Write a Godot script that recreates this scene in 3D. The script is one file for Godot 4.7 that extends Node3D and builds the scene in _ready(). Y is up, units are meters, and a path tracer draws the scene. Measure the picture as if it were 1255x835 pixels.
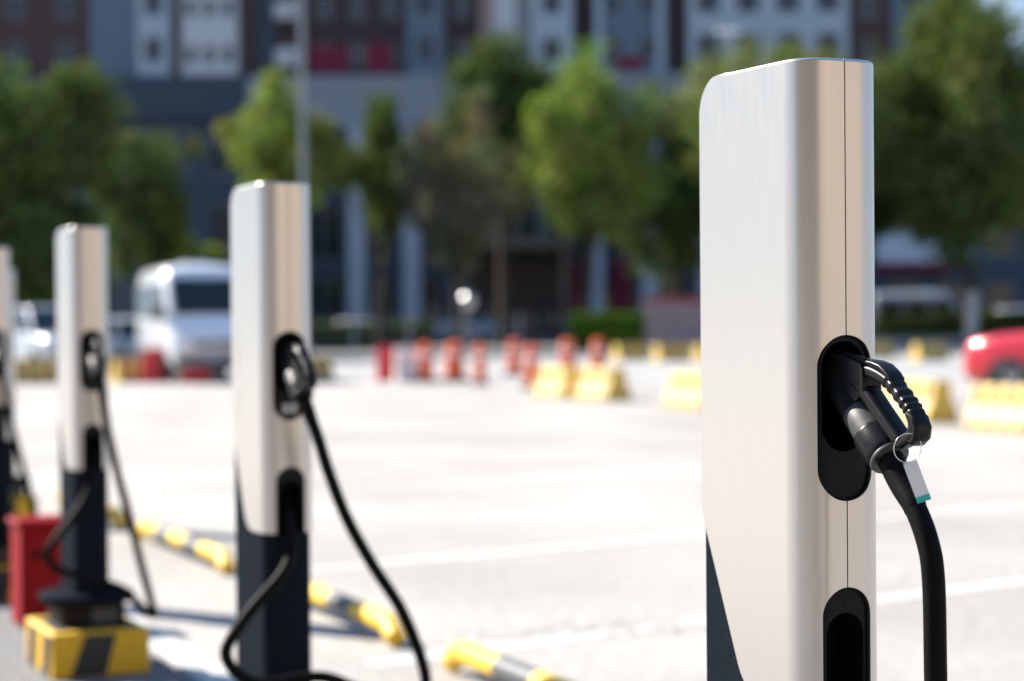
extends Node3D

# ---------------------------------------------------------------- mesh builder
class MB:
	var v := PackedVector3Array()
	var n := PackedVector3Array()
	var c := PackedColorArray()

	func tri(a: Vector3, b: Vector3, d: Vector3, na: Vector3, nb: Vector3, nd: Vector3) -> void:
		var x := (b - a).cross(d - a)
		if x.length_squared() < 1e-18:
			return
		v.push_back(a)
		n.push_back(na)
		if x.dot(na + nb + nd) > 0.0:
			v.push_back(d); v.push_back(b)
			n.push_back(nd); n.push_back(nb)
		else:
			v.push_back(b); v.push_back(d)
			n.push_back(nb); n.push_back(nd)

	func quad(a: Vector3, b: Vector3, d: Vector3, e: Vector3, nn: Vector3) -> void:
		tri(a, b, d, nn, nn, nn)
		tri(a, d, e, nn, nn, nn)

	func quadn(a: Vector3, b: Vector3, d: Vector3, e: Vector3, na: Vector3, nb: Vector3, nd: Vector3, ne: Vector3) -> void:
		tri(a, b, d, na, nb, nd)
		tri(a, d, e, na, nd, ne)

	# chamfered box; r = 0 gives plain edges
	func box(at: Vector3, size: Vector3, r := 0.0, bas := Basis.IDENTITY) -> MB:
		var h := size / 2.0
		var ax := [Vector3.RIGHT, Vector3.UP, Vector3.BACK]
		for k in 3:
			var p := (k + 1) % 3
			var q := (k + 2) % 3
			for s in [-1.0, 1.0]:
				var f: Vector3 = ax[k] * h[k] * s
				var a: Vector3 = ax[p] * (h[p] - r)
				var b: Vector3 = ax[q] * (h[q] - r)
				quad(at + bas * (f + a + b), at + bas * (f - a + b), at + bas * (f - a - b), at + bas * (f + a - b), bas * (ax[k] * s))
			if r > 0.0:
				for s in [-1.0, 1.0]:
					for t in [-1.0, 1.0]:
						var e: Vector3 = ax[q] * (h[q] - r)
						var f1: Vector3 = ax[k] * h[k] * s + ax[p] * (h[p] - r) * t
						var f2: Vector3 = ax[k] * (h[k] - r) * s + ax[p] * h[p] * t
						var nn: Vector3 = bas * (ax[k] * s + ax[p] * t).normalized()
						quad(at + bas * (f1 + e), at + bas * (f1 - e), at + bas * (f2 - e), at + bas * (f2 + e), nn)
		if r > 0.0:
			for i in 8:
				var s := Vector3(1 if i & 1 else -1, 1 if i & 2 else -1, 1 if i & 4 else -1)
				var i3 := (h - Vector3(r, r, r)) * s
				tri(at + bas * (i3 + Vector3(r * s.x, 0, 0)), at + bas * (i3 + Vector3(0, r * s.y, 0)), at + bas * (i3 + Vector3(0, 0, r * s.z)), bas * s.normalized(), bas * s.normalized(), bas * s.normalized())
		return self

	# tube along points; rad a float or an array of floats
	func tube(pts: Array, rad, sides := 8, caps := true) -> MB:
		var m := pts.size()
		var up := Vector3.UP
		var t0: Vector3 = (pts[1] - pts[0]).normalized()
		if absf(t0.dot(up)) > 0.9:
			up = Vector3.RIGHT
		var rings := []
		var norms := []
		for i in m:
			var t: Vector3 = (pts[mini(i + 1, m - 1)] - pts[maxi(i - 1, 0)]).normalized()
			up = (up - t * up.dot(t)).normalized()
			var side := t.cross(up)
			var r: float = rad if rad is float else rad[i]
			var ring := PackedVector3Array()
			var nr := PackedVector3Array()
			for k in sides:
				var a := TAU * k / sides
				var d := up * cos(a) + side * sin(a)
				ring.push_back(pts[i] + d * r)
				nr.push_back(d)
			rings.append(ring)
			norms.append(nr)
		for i in m - 1:
			for k in sides:
				var l := (k + 1) % sides
				quadn(rings[i][k], rings[i][l], rings[i + 1][l], rings[i + 1][k], norms[i][k], norms[i][l], norms[i + 1][l], norms[i + 1][k])
		if caps:
			for e in [0, m - 1]:
				var o: Vector3 = (pts[0] - pts[1]).normalized() if e == 0 else (pts[m - 1] - pts[m - 2]).normalized()
				for k in sides:
					tri(pts[e], rings[e][k], rings[e][(k + 1) % sides], o, o, o)
		return self

	# turned shape: profile of (radius, height) about the y axis of xf
	func lathe(prof: Array, segs := 24, xf := Transform3D.IDENTITY, smooth := true) -> MB:
		var m := prof.size()
		var sn := []
		for i in m - 1:
			var d: Vector2 = prof[i + 1] - prof[i]
			sn.append(Vector2(d.y, -d.x).normalized())
		for i in m - 1:
			var na: Vector2 = sn[i]
			var nb: Vector2 = sn[i]
			if smooth and i > 0 and sn[i].dot(sn[i - 1]) > 0.7:
				na = (sn[i] + sn[i - 1]).normalized()
			if smooth and i < m - 2 and sn[i].dot(sn[i + 1]) > 0.7:
				nb = (sn[i] + sn[i + 1]).normalized()
			var pa: Vector2 = prof[i]
			var pb: Vector2 = prof[i + 1]
			for k in segs:
				var a := TAU * k / segs
				var b := TAU * (k + 1) / segs
				var ca := Vector3(cos(a), 0, sin(a))
				var cb := Vector3(cos(b), 0, sin(b))
				var u := Vector3.UP
				quadn(xf * (ca * pa.x + u * pa.y), xf * (cb * pa.x + u * pa.y), xf * (cb * pb.x + u * pb.y), xf * (ca * pb.x + u * pb.y),
					xf.basis * (ca * na.x + u * na.y), xf.basis * (cb * na.x + u * na.y), xf.basis * (cb * nb.x + u * nb.y), xf.basis * (ca * nb.x + u * nb.y))
		return self

	# flat polygon given in xy, extruded along z from z0 to z1, placed by xf
	func prism(poly: PackedVector2Array, z0: float, z1: float, xf := Transform3D.IDENTITY) -> MB:
		var idx := Geometry2D.triangulate_polygon(poly)
		for z in [z0, z1]:
			var nn: Vector3 = xf.basis * Vector3(0, 0, -1 if z == minf(z0, z1) else 1)
			for i in range(0, idx.size(), 3):
				var p: Array = [0, 1, 2].map(func(k): return xf * Vector3(poly[idx[i + k]].x, poly[idx[i + k]].y, z))
				tri(p[0], p[1], p[2], nn, nn, nn)
		var turn := -1.0 if Geometry2D.is_polygon_clockwise(poly) else 1.0
		for i in poly.size():
			var a := poly[i]
			var b := poly[(i + 1) % poly.size()]
			var d := (b - a).normalized()
			quad(xf * Vector3(a.x, a.y, z0), xf * Vector3(b.x, b.y, z0), xf * Vector3(b.x, b.y, z1), xf * Vector3(a.x, a.y, z1), xf.basis * (Vector3(d.y, -d.x, 0) * turn))
		return self

	# smooth skin over closed rings of equal size, ends closed
	func skin(rings: Array, caps := true) -> MB:
		var m := rings.size()
		var k: int = rings[0].size()
		var mid := []
		for r in rings:
			var s := Vector3.ZERO
			for p in r:
				s += p
			mid.append(s / k)
		var nn := []
		for i in m:
			var row := PackedVector3Array()
			for j in k:
				var du: Vector3 = rings[i][(j + 1) % k] - rings[i][(j + k - 1) % k]
				var dv: Vector3 = rings[mini(i + 1, m - 1)][j] - rings[maxi(i - 1, 0)][j]
				var q := du.cross(dv).normalized()
				if q.dot(rings[i][j] - mid[i]) < 0.0:
					q = -q
				row.push_back(q)
			nn.append(row)
		for i in m - 1:
			for j in k:
				var l := (j + 1) % k
				quadn(rings[i][j], rings[i][l], rings[i + 1][l], rings[i + 1][j], nn[i][j], nn[i][l], nn[i + 1][l], nn[i + 1][j])
		if caps:
			for e in [0, m - 1]:
				var o: Vector3 = (mid[e] - mid[1 if e == 0 else m - 2]).normalized()
				for j in k:
					tri(mid[e], rings[e][j], rings[e][(j + 1) % k], o, o, o)
		return self

	func mesh() -> ArrayMesh:
		var a := []
		a.resize(Mesh.ARRAY_MAX)
		a[Mesh.ARRAY_VERTEX] = v
		a[Mesh.ARRAY_NORMAL] = n
		if c.size() == v.size() and c.size() > 0:
			a[Mesh.ARRAY_COLOR] = c
		var m := ArrayMesh.new()
		m.add_surface_from_arrays(Mesh.PRIMITIVE_TRIANGLES, a)
		return m


# ---------------------------------------------------------------- naming
var taken := {}
var M := {}

func numbered(called: String) -> String:
	var k: int = taken.get(called, 0)
	taken[called] = k + 1
	return called if k == 0 else "%s_%03d" % [called, k]

func tag(o: Node3D, label: String, category: String, group := "") -> Node3D:
	o.set_meta("label", label)
	o.set_meta("category", category)
	if group:
		o.set_meta("group", group)
	return o

func thing(called: String, label: String, category: String, at := Vector3.ZERO, turn := 0.0, group := "") -> Node3D:
	var o := Node3D.new()
	o.name = numbered(called)
	add_child(o)
	o.position = at
	o.rotation.y = deg_to_rad(turn)
	return tag(o, label, category, group)

func part(parent: Node, called: String, mesh: Mesh, m: Material, at := Vector3.ZERO) -> MeshInstance3D:
	var o := MeshInstance3D.new()
	o.name = called
	o.mesh = mesh
	o.material_override = m
	o.position = at
	parent.add_child(o, true)
	return o

func struct(called: String, mesh: Mesh, m: Material) -> MeshInstance3D:
	var o := part(self, numbered(called), mesh, m)
	o.set_meta("kind", "structure")
	return o

func relabel(src: Node3D, called: String, label: String, at: Vector3, turn: float) -> Node3D:
	var o: Node3D = src.duplicate()
	o.name = numbered(called)
	add_child(o)
	o.position = at
	o.rotation.y = deg_to_rad(turn)
	o.set_meta("label", label)
	return o

# ---------------------------------------------------------------- materials
func lin(r: float, g: float, b: float) -> Color:
	return Color(r, g, b).linear_to_srgb()

func mat(called: String, r: float, g: float, b: float, rough := 0.7, metal := 0.0) -> StandardMaterial3D:
	var m := StandardMaterial3D.new()
	m.resource_name = called
	m.albedo_color = lin(r, g, b)
	m.roughness = rough
	m.metallic = metal
	M[called] = m
	return m

func noise_tex(sd: int, freq: float, octaves: int, dark: Color, light: Color, size := 512, kind := FastNoiseLite.TYPE_SIMPLEX_SMOOTH) -> NoiseTexture2D:
	var f := FastNoiseLite.new()
	f.seed = sd
	f.noise_type = kind
	f.frequency = freq
	f.fractal_octaves = octaves
	var t := NoiseTexture2D.new()
	t.width = size
	t.height = size
	t.seamless = true
	t.noise = f
	var g := Gradient.new()
	g.set_color(0, dark)
	g.set_color(1, light)
	t.color_ramp = g
	return t

func grain(m: StandardMaterial3D, tex: Texture2D, scale: float, world := true) -> void:
	m.albedo_texture = tex
	m.uv1_triplanar = true
	m.uv1_world_triplanar = world
	m.uv1_scale = Vector3.ONE * scale

func relief(m: StandardMaterial3D, tex: Texture2D, depth_cm: float) -> void:
	m.heightmap_enabled = true
	m.heightmap_texture = tex
	m.heightmap_scale = depth_cm

func make_materials() -> void:
	var blotch := noise_tex(3, 0.006, 5, Color(0.84, 0.835, 0.825), Color(1, 1, 1))
	var fine := noise_tex(8, 0.05, 4, Color(0.86, 0.86, 0.86), Color(1, 1, 1))
	var rough_tex := noise_tex(9, 0.03, 5, Color(0.4, 0.4, 0.4), Color(1, 1, 1))
	var streak := noise_tex(11, 0.02, 5, Color(0.99, 0.99, 0.99), Color(1, 1, 1))
	var bump := noise_tex(12, 0.25, 3, Color(0, 0, 0), Color(1, 1, 1))

	var m := mat("concrete", 0.505, 0.488, 0.464, 0.85)
	grain(m, blotch, 0.09)
	m.detail_enabled = true
	m.detail_blend_mode = BaseMaterial3D.BLEND_MODE_MUL
	m.detail_albedo = noise_tex(21, 0.03, 5, Color(0.86, 0.85, 0.84), Color(1, 1, 1))
	m.detail_uv_layer = BaseMaterial3D.DETAIL_UV_2
	m.uv2_triplanar = true
	m.uv2_world_triplanar = true
	m.uv2_scale = Vector3.ONE * 0.7
	m = mat("island", 0.34, 0.34, 0.345, 0.9)
	grain(m, rough_tex, 2.2)
	m = mat("lane", 0.40, 0.40, 0.40, 0.9)
	grain(m, blotch, 0.11)
	m = mat("asphalt", 0.07, 0.07, 0.075, 0.9)
	grain(m, fine, 0.3)
	m = mat("paver", 0.24, 0.235, 0.23, 0.85)
	grain(m, blotch, 0.2)
	m = mat("kerb", 0.36, 0.35, 0.34, 0.85)
	grain(m, fine, 0.5)
	m = mat("line_paint", 0.74, 0.74, 0.73, 0.7)
	grain(m, noise_tex(31, 0.03, 5, Color(0.72, 0.71, 0.69), Color(1, 1, 1)), 0.9)
	m = mat("stain", 0.36, 0.34, 0.315, 0.9)
	grain(m, rough_tex, 0.7)

	m = mat("champagne_metal", 0.62, 0.59, 0.555, 0.34, 0.76)
	grain(m, streak, 1.0, false)
	m.uv1_scale = Vector3(9.0, 0.7, 9.0)
	m.roughness_texture = noise_tex(14, 0.02, 4, Color(0.86, 0.86, 0.86), Color(1, 1, 1))
	mat("black_plastic", 0.008, 0.008, 0.008, 0.5)
	m = mat("matte_black", 0.019, 0.018, 0.017, 0.62)
	relief(m, bump, 0.006)
	mat("seam_black", 0.006, 0.006, 0.006, 0.8)
	m = mat("navy_metal", 0.013, 0.018, 0.025, 0.7)
	grain(m, fine, 2.0, false)
	m = mat("connector_black", 0.009, 0.009, 0.010, 0.4)
	m.roughness_texture = noise_tex(17, 0.02, 4, Color(0.7, 0.7, 0.7), Color(1, 1, 1))
	m.uv1_triplanar = true
	m.uv1_scale = Vector3.ONE * 6.0
	mat("connector_grey", 0.05, 0.051, 0.052, 0.5)
	m = mat("cable_rubber", 0.007, 0.007, 0.007, 0.42)
	for k in ["black_plastic", "matte_black", "connector_black", "cable_rubber", "navy_metal"]:
		M[k].metallic_specular = 0.32 if k == "connector_black" else 0.2
	M.navy_metal.metallic_specular = 0.08
	M.cable_rubber.metallic_specular = 0.15
	M.cable_rubber.roughness = 0.5
	mat("steel_wire", 0.7, 0.7, 0.7, 0.22, 1.0)
	mat("tag_white", 0.72, 0.73, 0.75, 0.35)
	mat("tag_teal", 0.02, 0.42, 0.38, 0.35)
	mat("faded_print", 0.36, 0.36, 0.35, 0.6)
	m = mat("yellow_paint", 0.86, 0.50, 0.015, 0.6)
	grain(m, fine, 1.4, false)
	m = mat("black_paint", 0.022, 0.022, 0.022, 0.6)
	m = mat("stop_yellow", 0.80, 0.50, 0.03, 0.5)
	m = mat("stop_black", 0.085, 0.09, 0.10, 0.5)
	mat("red_box", 0.27, 0.007, 0.011, 0.45)
	M.red_box.metallic_specular = 0.22
	mat("pale_sticker", 0.45, 0.44, 0.40, 0.5)
	mat("barrier_yellow", 0.70, 0.48, 0.10, 0.6)
	mat("barrier_red", 0.55, 0.03, 0.035, 0.5)
	mat("barrier_white", 0.72, 0.66, 0.66, 0.5)
	mat("cone_orange", 0.78, 0.13, 0.04, 0.5)
	mat("reflective_white", 0.75, 0.74, 0.72, 0.4)

	for p in [["car_silver", 0.42, 0.45, 0.48], ["car_white", 0.82, 0.84, 0.86], ["car_red", 0.55, 0.012, 0.03], ["car_blue", 0.12, 0.17, 0.27], ["car_dark", 0.03, 0.034, 0.04]]:
		m = mat(p[0], p[1], p[2], p[3], 0.32, 0.1)
		m.clearcoat_enabled = true
		m.clearcoat = 1.0
		m.clearcoat_roughness = 0.06
	mat("car_glass", 0.012, 0.016, 0.018, 0.05)
	mat("tyre", 0.02, 0.02, 0.02, 0.8)
	mat("alloy", 0.55, 0.55, 0.57, 0.25, 0.9)
	mat("chrome", 0.8, 0.8, 0.8, 0.12, 1.0)
	mat("lamp_clear", 0.7, 0.72, 0.75, 0.1)
	mat("lamp_red", 0.35, 0.01, 0.01, 0.15)

	m = mat("bark", 0.10, 0.075, 0.055, 0.9)
	grain(m, rough_tex, 1.5)
	mat("whitewash", 0.62, 0.58, 0.55, 0.85)
	for p in [["leaf_fresh", 0.24, 0.31, 0.08], ["leaf_mid", 0.115, 0.155, 0.05], ["leaf_dark", 0.09, 0.13, 0.045], ["leaf_dusty", 0.19, 0.175, 0.125], ["leaf_olive", 0.19, 0.22, 0.08], ["leaf_hedge", 0.10, 0.19, 0.025]]:
		m = mat(p[0], p[1], p[2], p[3], 0.75)
		m.metallic_specular = 0.2
		m.vertex_color_use_as_albedo = true
		m.cull_mode = BaseMaterial3D.CULL_DISABLED
		m.backlight_enabled = true
		m.backlight = lin(0.48, 0.53, 0.22)
	for p in [["brick", 0.125, 0.066, 0.060], ["brick_dark", 0.075, 0.045, 0.045], ["slate", 0.075, 0.095, 0.125], ["panel_blue", 0.19, 0.25, 0.30], ["panel_pale", 0.58, 0.64, 0.68], ["render_white", 0.80, 0.78, 0.76], ["stone_grey", 0.36, 0.37, 0.38], ["pinkish", 0.50, 0.34, 0.29], ["banner_red", 0.26, 0.02, 0.045], ["column_grey", 0.50, 0.52, 0.56], ["bronze", 0.16, 0.12, 0.08], ["beige_wall", 0.72, 0.56, 0.39], ["brown_wall", 0.11, 0.07, 0.045]]:
		m = mat(p[0], p[1], p[2], p[3], 0.8)
		grain(m, fine, 0.4)
	mat("window_frame", 0.42, 0.43, 0.44, 0.5)
	mat("window_glass", 0.02, 0.03, 0.037, 0.06)
	mat("galvanised", 0.33, 0.34, 0.36, 0.4, 0.6)
	mat("railing", 0.09, 0.095, 0.105, 0.5)
	mat("lamp_head", 0.82, 0.82, 0.82, 0.3, 0.0)
	mat("sign_blue_white", 0.62, 0.66, 0.70, 0.5)
	mat("sign_teal", 0.45, 0.66, 0.68, 0.5)
	mat("polished_globe", 0.85, 0.85, 0.86, 0.3, 1.0)
	mat("hoarding_pink", 0.50, 0.36, 0.36, 0.7)

# ---------------------------------------------------------------- camera, sky, sun
func make_view() -> void:
	var cam := Camera3D.new()
	cam.name = "camera"
	add_child(cam)
	var at := CameraAttributesPhysical.new()
	at.frustum_focal_length = 69.85
	at.frustum_focus_distance = 2.70
	at.frustum_near = 0.05
	at.frustum_far = 1200.0
	at.exposure_aperture = 2.8
	cam.attributes = at
	cam.fov = 19.5
	cam.near = 0.05
	cam.far = 1200.0
	cam.position = Vector3(0, 1.3, 0)
	cam.basis = Basis(Vector3.RIGHT, deg_to_rad(-0.6)) * Basis(Vector3.BACK, deg_to_rad(-0.45))
	cam.current = true

	var env := Environment.new()
	env.background_mode = Environment.BG_SKY
	var sm := ProceduralSkyMaterial.new()
	sm.sky_top_color = Color(0.37, 0.52, 0.71)
	sm.sky_horizon_color = Color(0.74, 0.82, 0.88)
	sm.sky_curve = 0.16
	sm.ground_bottom_color = Color(0.35, 0.34, 0.32)
	sm.ground_horizon_color = Color(0.55, 0.57, 0.58)
	sm.sun_angle_max = 1.0
	var sky := Sky.new()
	sky.sky_material = sm
	env.sky = sky
	env.background_energy_multiplier = 0.6
	env.tonemap_mode = Environment.TONE_MAPPER_LINEAR
	env.tonemap_exposure = 2.5
	env.sdfgi_enabled = true
	env.ssao_enabled = true
	env.ssil_enabled = true
	var we := WorldEnvironment.new()
	we.name = "world_environment"
	we.environment = env
	add_child(we)

	var sun := DirectionalLight3D.new()
	sun.name = "sun"
	sun.light_energy = 1.6
	sun.light_color = Color(1.0, 0.97, 0.925)
	sun.light_angular_distance = 0.53
	sun.shadow_enabled = true
	add_child(sun)
	var el := deg_to_rad(36.0)
	var to_sun := Vector3(-0.84 * cos(el), sin(el), -0.543 * cos(el))
	sun.look_at_from_position(Vector3.ZERO, -to_sun)

# ---------------------------------------------------------------- ground
func sheet(poly: Array, y: float, m: Material, called: String) -> void:
	var p := PackedVector2Array()
	for q in poly:
		p.append(Vector2(q[0], -q[1]))
	struct(called, MB.new().prism(p, y - 0.05, y, Transform3D(Basis(Vector3(1, 0, 0), Vector3(0, 0, -1), Vector3(0, 1, 0)), Vector3.ZERO)).mesh(), m)

func ribbon(a: Vector2, b: Vector2, w: float, y: float, m: Material, called: String, wob := 0.0) -> void:
	var mb := MB.new()
	var d := (b - a).normalized()
	var s := Vector2(-d.y, d.x) * w / 2.0
	var rng := RandomNumberGenerator.new()
	rng.seed = 77
	var k := maxi(2, int(a.distance_to(b) / 0.12)) if wob > 0.0 else 1
	var rows := []
	for i in k + 1:
		var p := a.lerp(b, float(i) / k)
		var l := p + s * (1.0 + rng.randf_range(-wob, wob))
		var r := p - s * (1.0 + rng.randf_range(-wob, wob))
		rows.append([Vector3(l.x, y, l.y), Vector3(r.x, y, r.y)])
	for i in k:
		mb.quad(rows[i][0], rows[i][1], rows[i + 1][1], rows[i + 1][0], Vector3.UP)
	struct(called, mb.mesh(), m)

func make_ground() -> void:
	sheet([[-450, 300], [450, 300], [450, -450], [-450, -450]], -0.06, M.asphalt, "ground")
	sheet([[-60, 24], [60, 24], [60, -42], [-60, -42]], 0.0, M.concrete, "parking_lot")
	sheet([[-60, -42.01], [60, -42.01], [60, -68], [-60, -68]], -0.006, M.lane, "access_lane")
	sheet([[-60, -68.3], [60, -68.3], [60, -90], [-60, -90]], 0.11, M.paver, "pavement")
	struct("kerb", MB.new().box(Vector3(0, 0.03, -68.15), Vector3(120, 0.18, 0.29), 0.02).mesh(), M.kerb)
	struct("kerb", MB.new().box(Vector3(0, 0.03, -90.15), Vector3(120, 0.18, 0.29), 0.02).mesh(), M.kerb)
	sheet([[-80, -114], [80, -114], [80, -160], [-80, -160]], 0.10, M.paver, "forecourt")
	# charger island beside the bays: runs along the row, 0.46 m to the bay side
	var r := Vector2(-0.4, -0.917)
	var e := Vector2(0.85, -2.55)
	var l := e + Vector2(-0.917, 0.4) * 3.2
	sheet([[(e - r * 6).x, (e - r * 6).y], [(e + r * 24).x, (e + r * 24).y], [(l + r * 24).x, (l + r * 24).y], [(l - r * 6).x, (l - r * 6).y]], 0.005, M.island, "charger_island")
	var o := Vector2(0.917, -0.4) * 0.09
	ribbon(e - r * 6 + o, e + r * 24 + o, 0.16, 0.0075, M.line_paint, "painted_edge_line", 0.03)
	# bay lines
	for q in [[Vector2(-0.55, -7.49), Vector2(4.6, -11.2)], [Vector2(-1.06, -10.35), Vector2(4.2, -14.1)], [Vector2(-1.9, -13.05), Vector2(3.4, -17.05)], [Vector2(-2.8, -15.9), Vector2(2.4, -19.8)], [Vector2(0.6, -4.6), Vector2(5.4, -8.1)]]:
		ribbon(q[0], q[1], 0.13, 0.0022, M.line_paint, "parking_bay_line", 0.06)
	# gritty dirt patch near the first bay line
	var rng := RandomNumberGenerator.new()
	rng.seed = 5
	var mb := MB.new()
	for i in 420:
		var p := Vector2(0.45, -8.3) + Vector2(rng.randfn(0, 0.42), rng.randfn(0, 0.13))
		p.y -= (p.x - 0.45) * 0.2
		var s := rng.randf_range(0.003, 0.011)
		var ring := []
		for k in 5:
			var a := TAU * k / 5.0 + rng.randf()
			ring.append(Vector3(p.x + cos(a) * s, 0.006, p.y + sin(a) * s))
		for k in 5:
			mb.tri(Vector3(p.x, 0.006 + s * 0.4, p.y), ring[k], ring[(k + 1) % 5], Vector3.UP, Vector3.UP, Vector3.UP)
	var st := part(self, "grit", mb.mesh(), M.stain)
	st.set_meta("kind", "stuff")
	tag(st, "scattered grey grit lying on the concrete beside a bay line", "grit")

# ---------------------------------------------------------------- charging station
const TOP := 1.656
const HW := 0.071
const HD := 0.135
const RD := 0.142
const CR := 0.048
const REC_T := 1.2755
const REC_B := 1.0465
const REC_W := 0.0455
const SLOT_T := 0.9275
const SLOT_W := 0.0395
const SHELL_B := 0.757

func stadium_hw(y: float, lo: float, hi: float, w: float) -> float:
	if y >= hi or y <= lo:
		return 0.0
	if y > hi - w:
		return sqrt(maxf(0.0, w * w - pow(y - hi + w, 2.0)))
	if y < lo + w:
		return sqrt(maxf(0.0, w * w - pow(lo + w - y, 2.0)))
	return w

func nose(s: float, inset := 0.0) -> Array:  # point (u, v) and normal on the front at arc length s from the seam
	if s <= HW - CR:
		return [Vector2(s, HD - inset), Vector2(0, 1)]
	var a := minf((s - (HW - CR)) / CR, PI / 2)
	var d := Vector2(sin(a), cos(a))
	return [Vector2(HW - CR, HD - CR) + d * (CR - inset), d]

func rear(y: float) -> float:
	var k := TOP - 0.645
	var x := k - y
	var v := -RD
	if x > -0.04:
		var slope := 0.47
		v += slope * (pow(x + 0.04, 2.0) / 0.16 if x < 0.04 else x)
	var lo := SHELL_B
	if y < lo + 0.045:
		var q := (lo + 0.045 - y) / 0.045
		v += 0.045 * (1.0 - sqrt(maxf(0.0, 1.0 - q * q))) * 0.8
	var r := 0.058
	if y > TOP - r:
		v = -RD + r - sqrt(maxf(0.0, r * r - pow(y - TOP + r, 2.0)))
	return v

func shell_half(side: float) -> Mesh:
	var mb := MB.new()
	var ys := {}
	for i in 15:
		ys[snappedf(SHELL_B + (TOP - SHELL_B) * i / 14.0, 0.0001)] = true
	for i in 17:
		var c := cos(PI / 2 * i / 16.0)
		ys[snappedf(REC_T - REC_W * (1 - c), 0.0001)] = true
		ys[snappedf(REC_B + REC_W * (1 - c), 0.0001)] = true
		ys[snappedf(SLOT_T - SLOT_W * (1 - c), 0.0001)] = true
		ys[snappedf(TOP - 0.058 + 0.058 * sin(PI / 2 * i / 16.0), 0.0001)] = true
	for i in 9:
		ys[snappedf(TOP - 0.605 - 0.01 * i, 0.0001)] = true
		ys[snappedf(SHELL_B + 0.045 * (1 - sin(PI / 2 * i / 8.0)), 0.0001)] = true
	var bev := 0.005
	for i in 5:
		ys[snappedf(TOP - bev + bev * sin(PI / 2 * i / 4.0), 0.0001)] = true
	var rows: Array = ys.keys()
	rows.sort()
	var grid := []
	var norm := []
	for y in rows:
		var inset := 0.0
		var tilt := 0.0
		if y > TOP - bev:
			tilt = asin(clampf((y - TOP + bev) / bev, 0, 1))
			inset = bev * (1 - cos(tilt))
		var s0 := maxf(0.0009, maxf(stadium_hw(y, REC_B, REC_T, REC_W), stadium_hw(y, 0.0, SLOT_T, SLOT_W)))
		var row := []
		var nrm := []
		var add := func(p: Vector2, d: Vector2, yn: float):
			row.append(Vector3(p.x * side, y, p.y))
			nrm.append(Vector3(d.x * side, yn, d.y).normalized())
		# inner lip, 8 mm deep
		var q0 := nose(s0, 0.009)
		var f0 := nose(s0, inset)
		add.call(q0[0], Vector2(-1, 0), 0.0)
		add.call(f0[0], Vector2(-1, 0), 0.0)
		for s in [0.0, 0.008, 0.016, 0.023, 0.028, 0.033, 0.038, 0.043, 0.048, 0.053, 0.058, 0.063, 0.068, 0.073, 0.078, 0.083, 0.088, 0.0932, 0.0984]:
			var f := nose(maxf(s, s0), inset)
			add.call(f[0], f[1] * cos(tilt), sin(tilt))
		var vr := rear(y)
		var fr := HD - CR
		vr = minf(vr, fr - 0.02)
		for k in [0.25, 0.5, 0.75]:
			add.call(Vector2(HW - inset, lerpf(fr, vr + 0.006, k)), Vector2(cos(tilt), 0), sin(tilt))
		var dy := 0.001
		var slope := (rear(minf(y + dy, TOP - 0.0002)) - rear(maxf(y - dy, SHELL_B))) / (minf(y + dy, TOP - 0.0002) - maxf(y - dy, SHELL_B))
		var rn := Vector2(slope, -1.0).normalized()  # (up, back)
		for k in 4:
			var a := PI / 2 * k / 3.0
			var ce := Vector2(HW - inset - 0.006, vr + 0.006)
			add.call(ce + Vector2(cos(a), -sin(a)) * 0.006, Vector2(cos(a), rn.y * sin(a)), rn.x * sin(a))
		add.call(Vector2(0.0, vr), Vector2(0, rn.y), rn.x)
		grid.append(row)
		norm.append(nrm)
	for i in rows.size() - 1:
		for j in grid[i].size() - 1:
			if j == 1:
				continue
			mb.quadn(grid[i][j], grid[i][j + 1], grid[i + 1][j + 1], grid[i + 1][j], norm[i][j], norm[i][j + 1], norm[i + 1][j + 1], norm[i + 1][j])
	for e in [0, rows.size() - 1]:
		var o := Vector3.DOWN if e == 0 else Vector3.UP
		var c := Vector3(0.03 * side, rows[e], 0.03)
		for j in range(1, grid[e].size() - 1):
			mb.tri(c, grid[e][j], grid[e][j + 1], o, o, o)
		mb.tri(c, grid[e][1], grid[e][grid[e].size() - 1], o, o, o)
	return mb.mesh()

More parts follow.
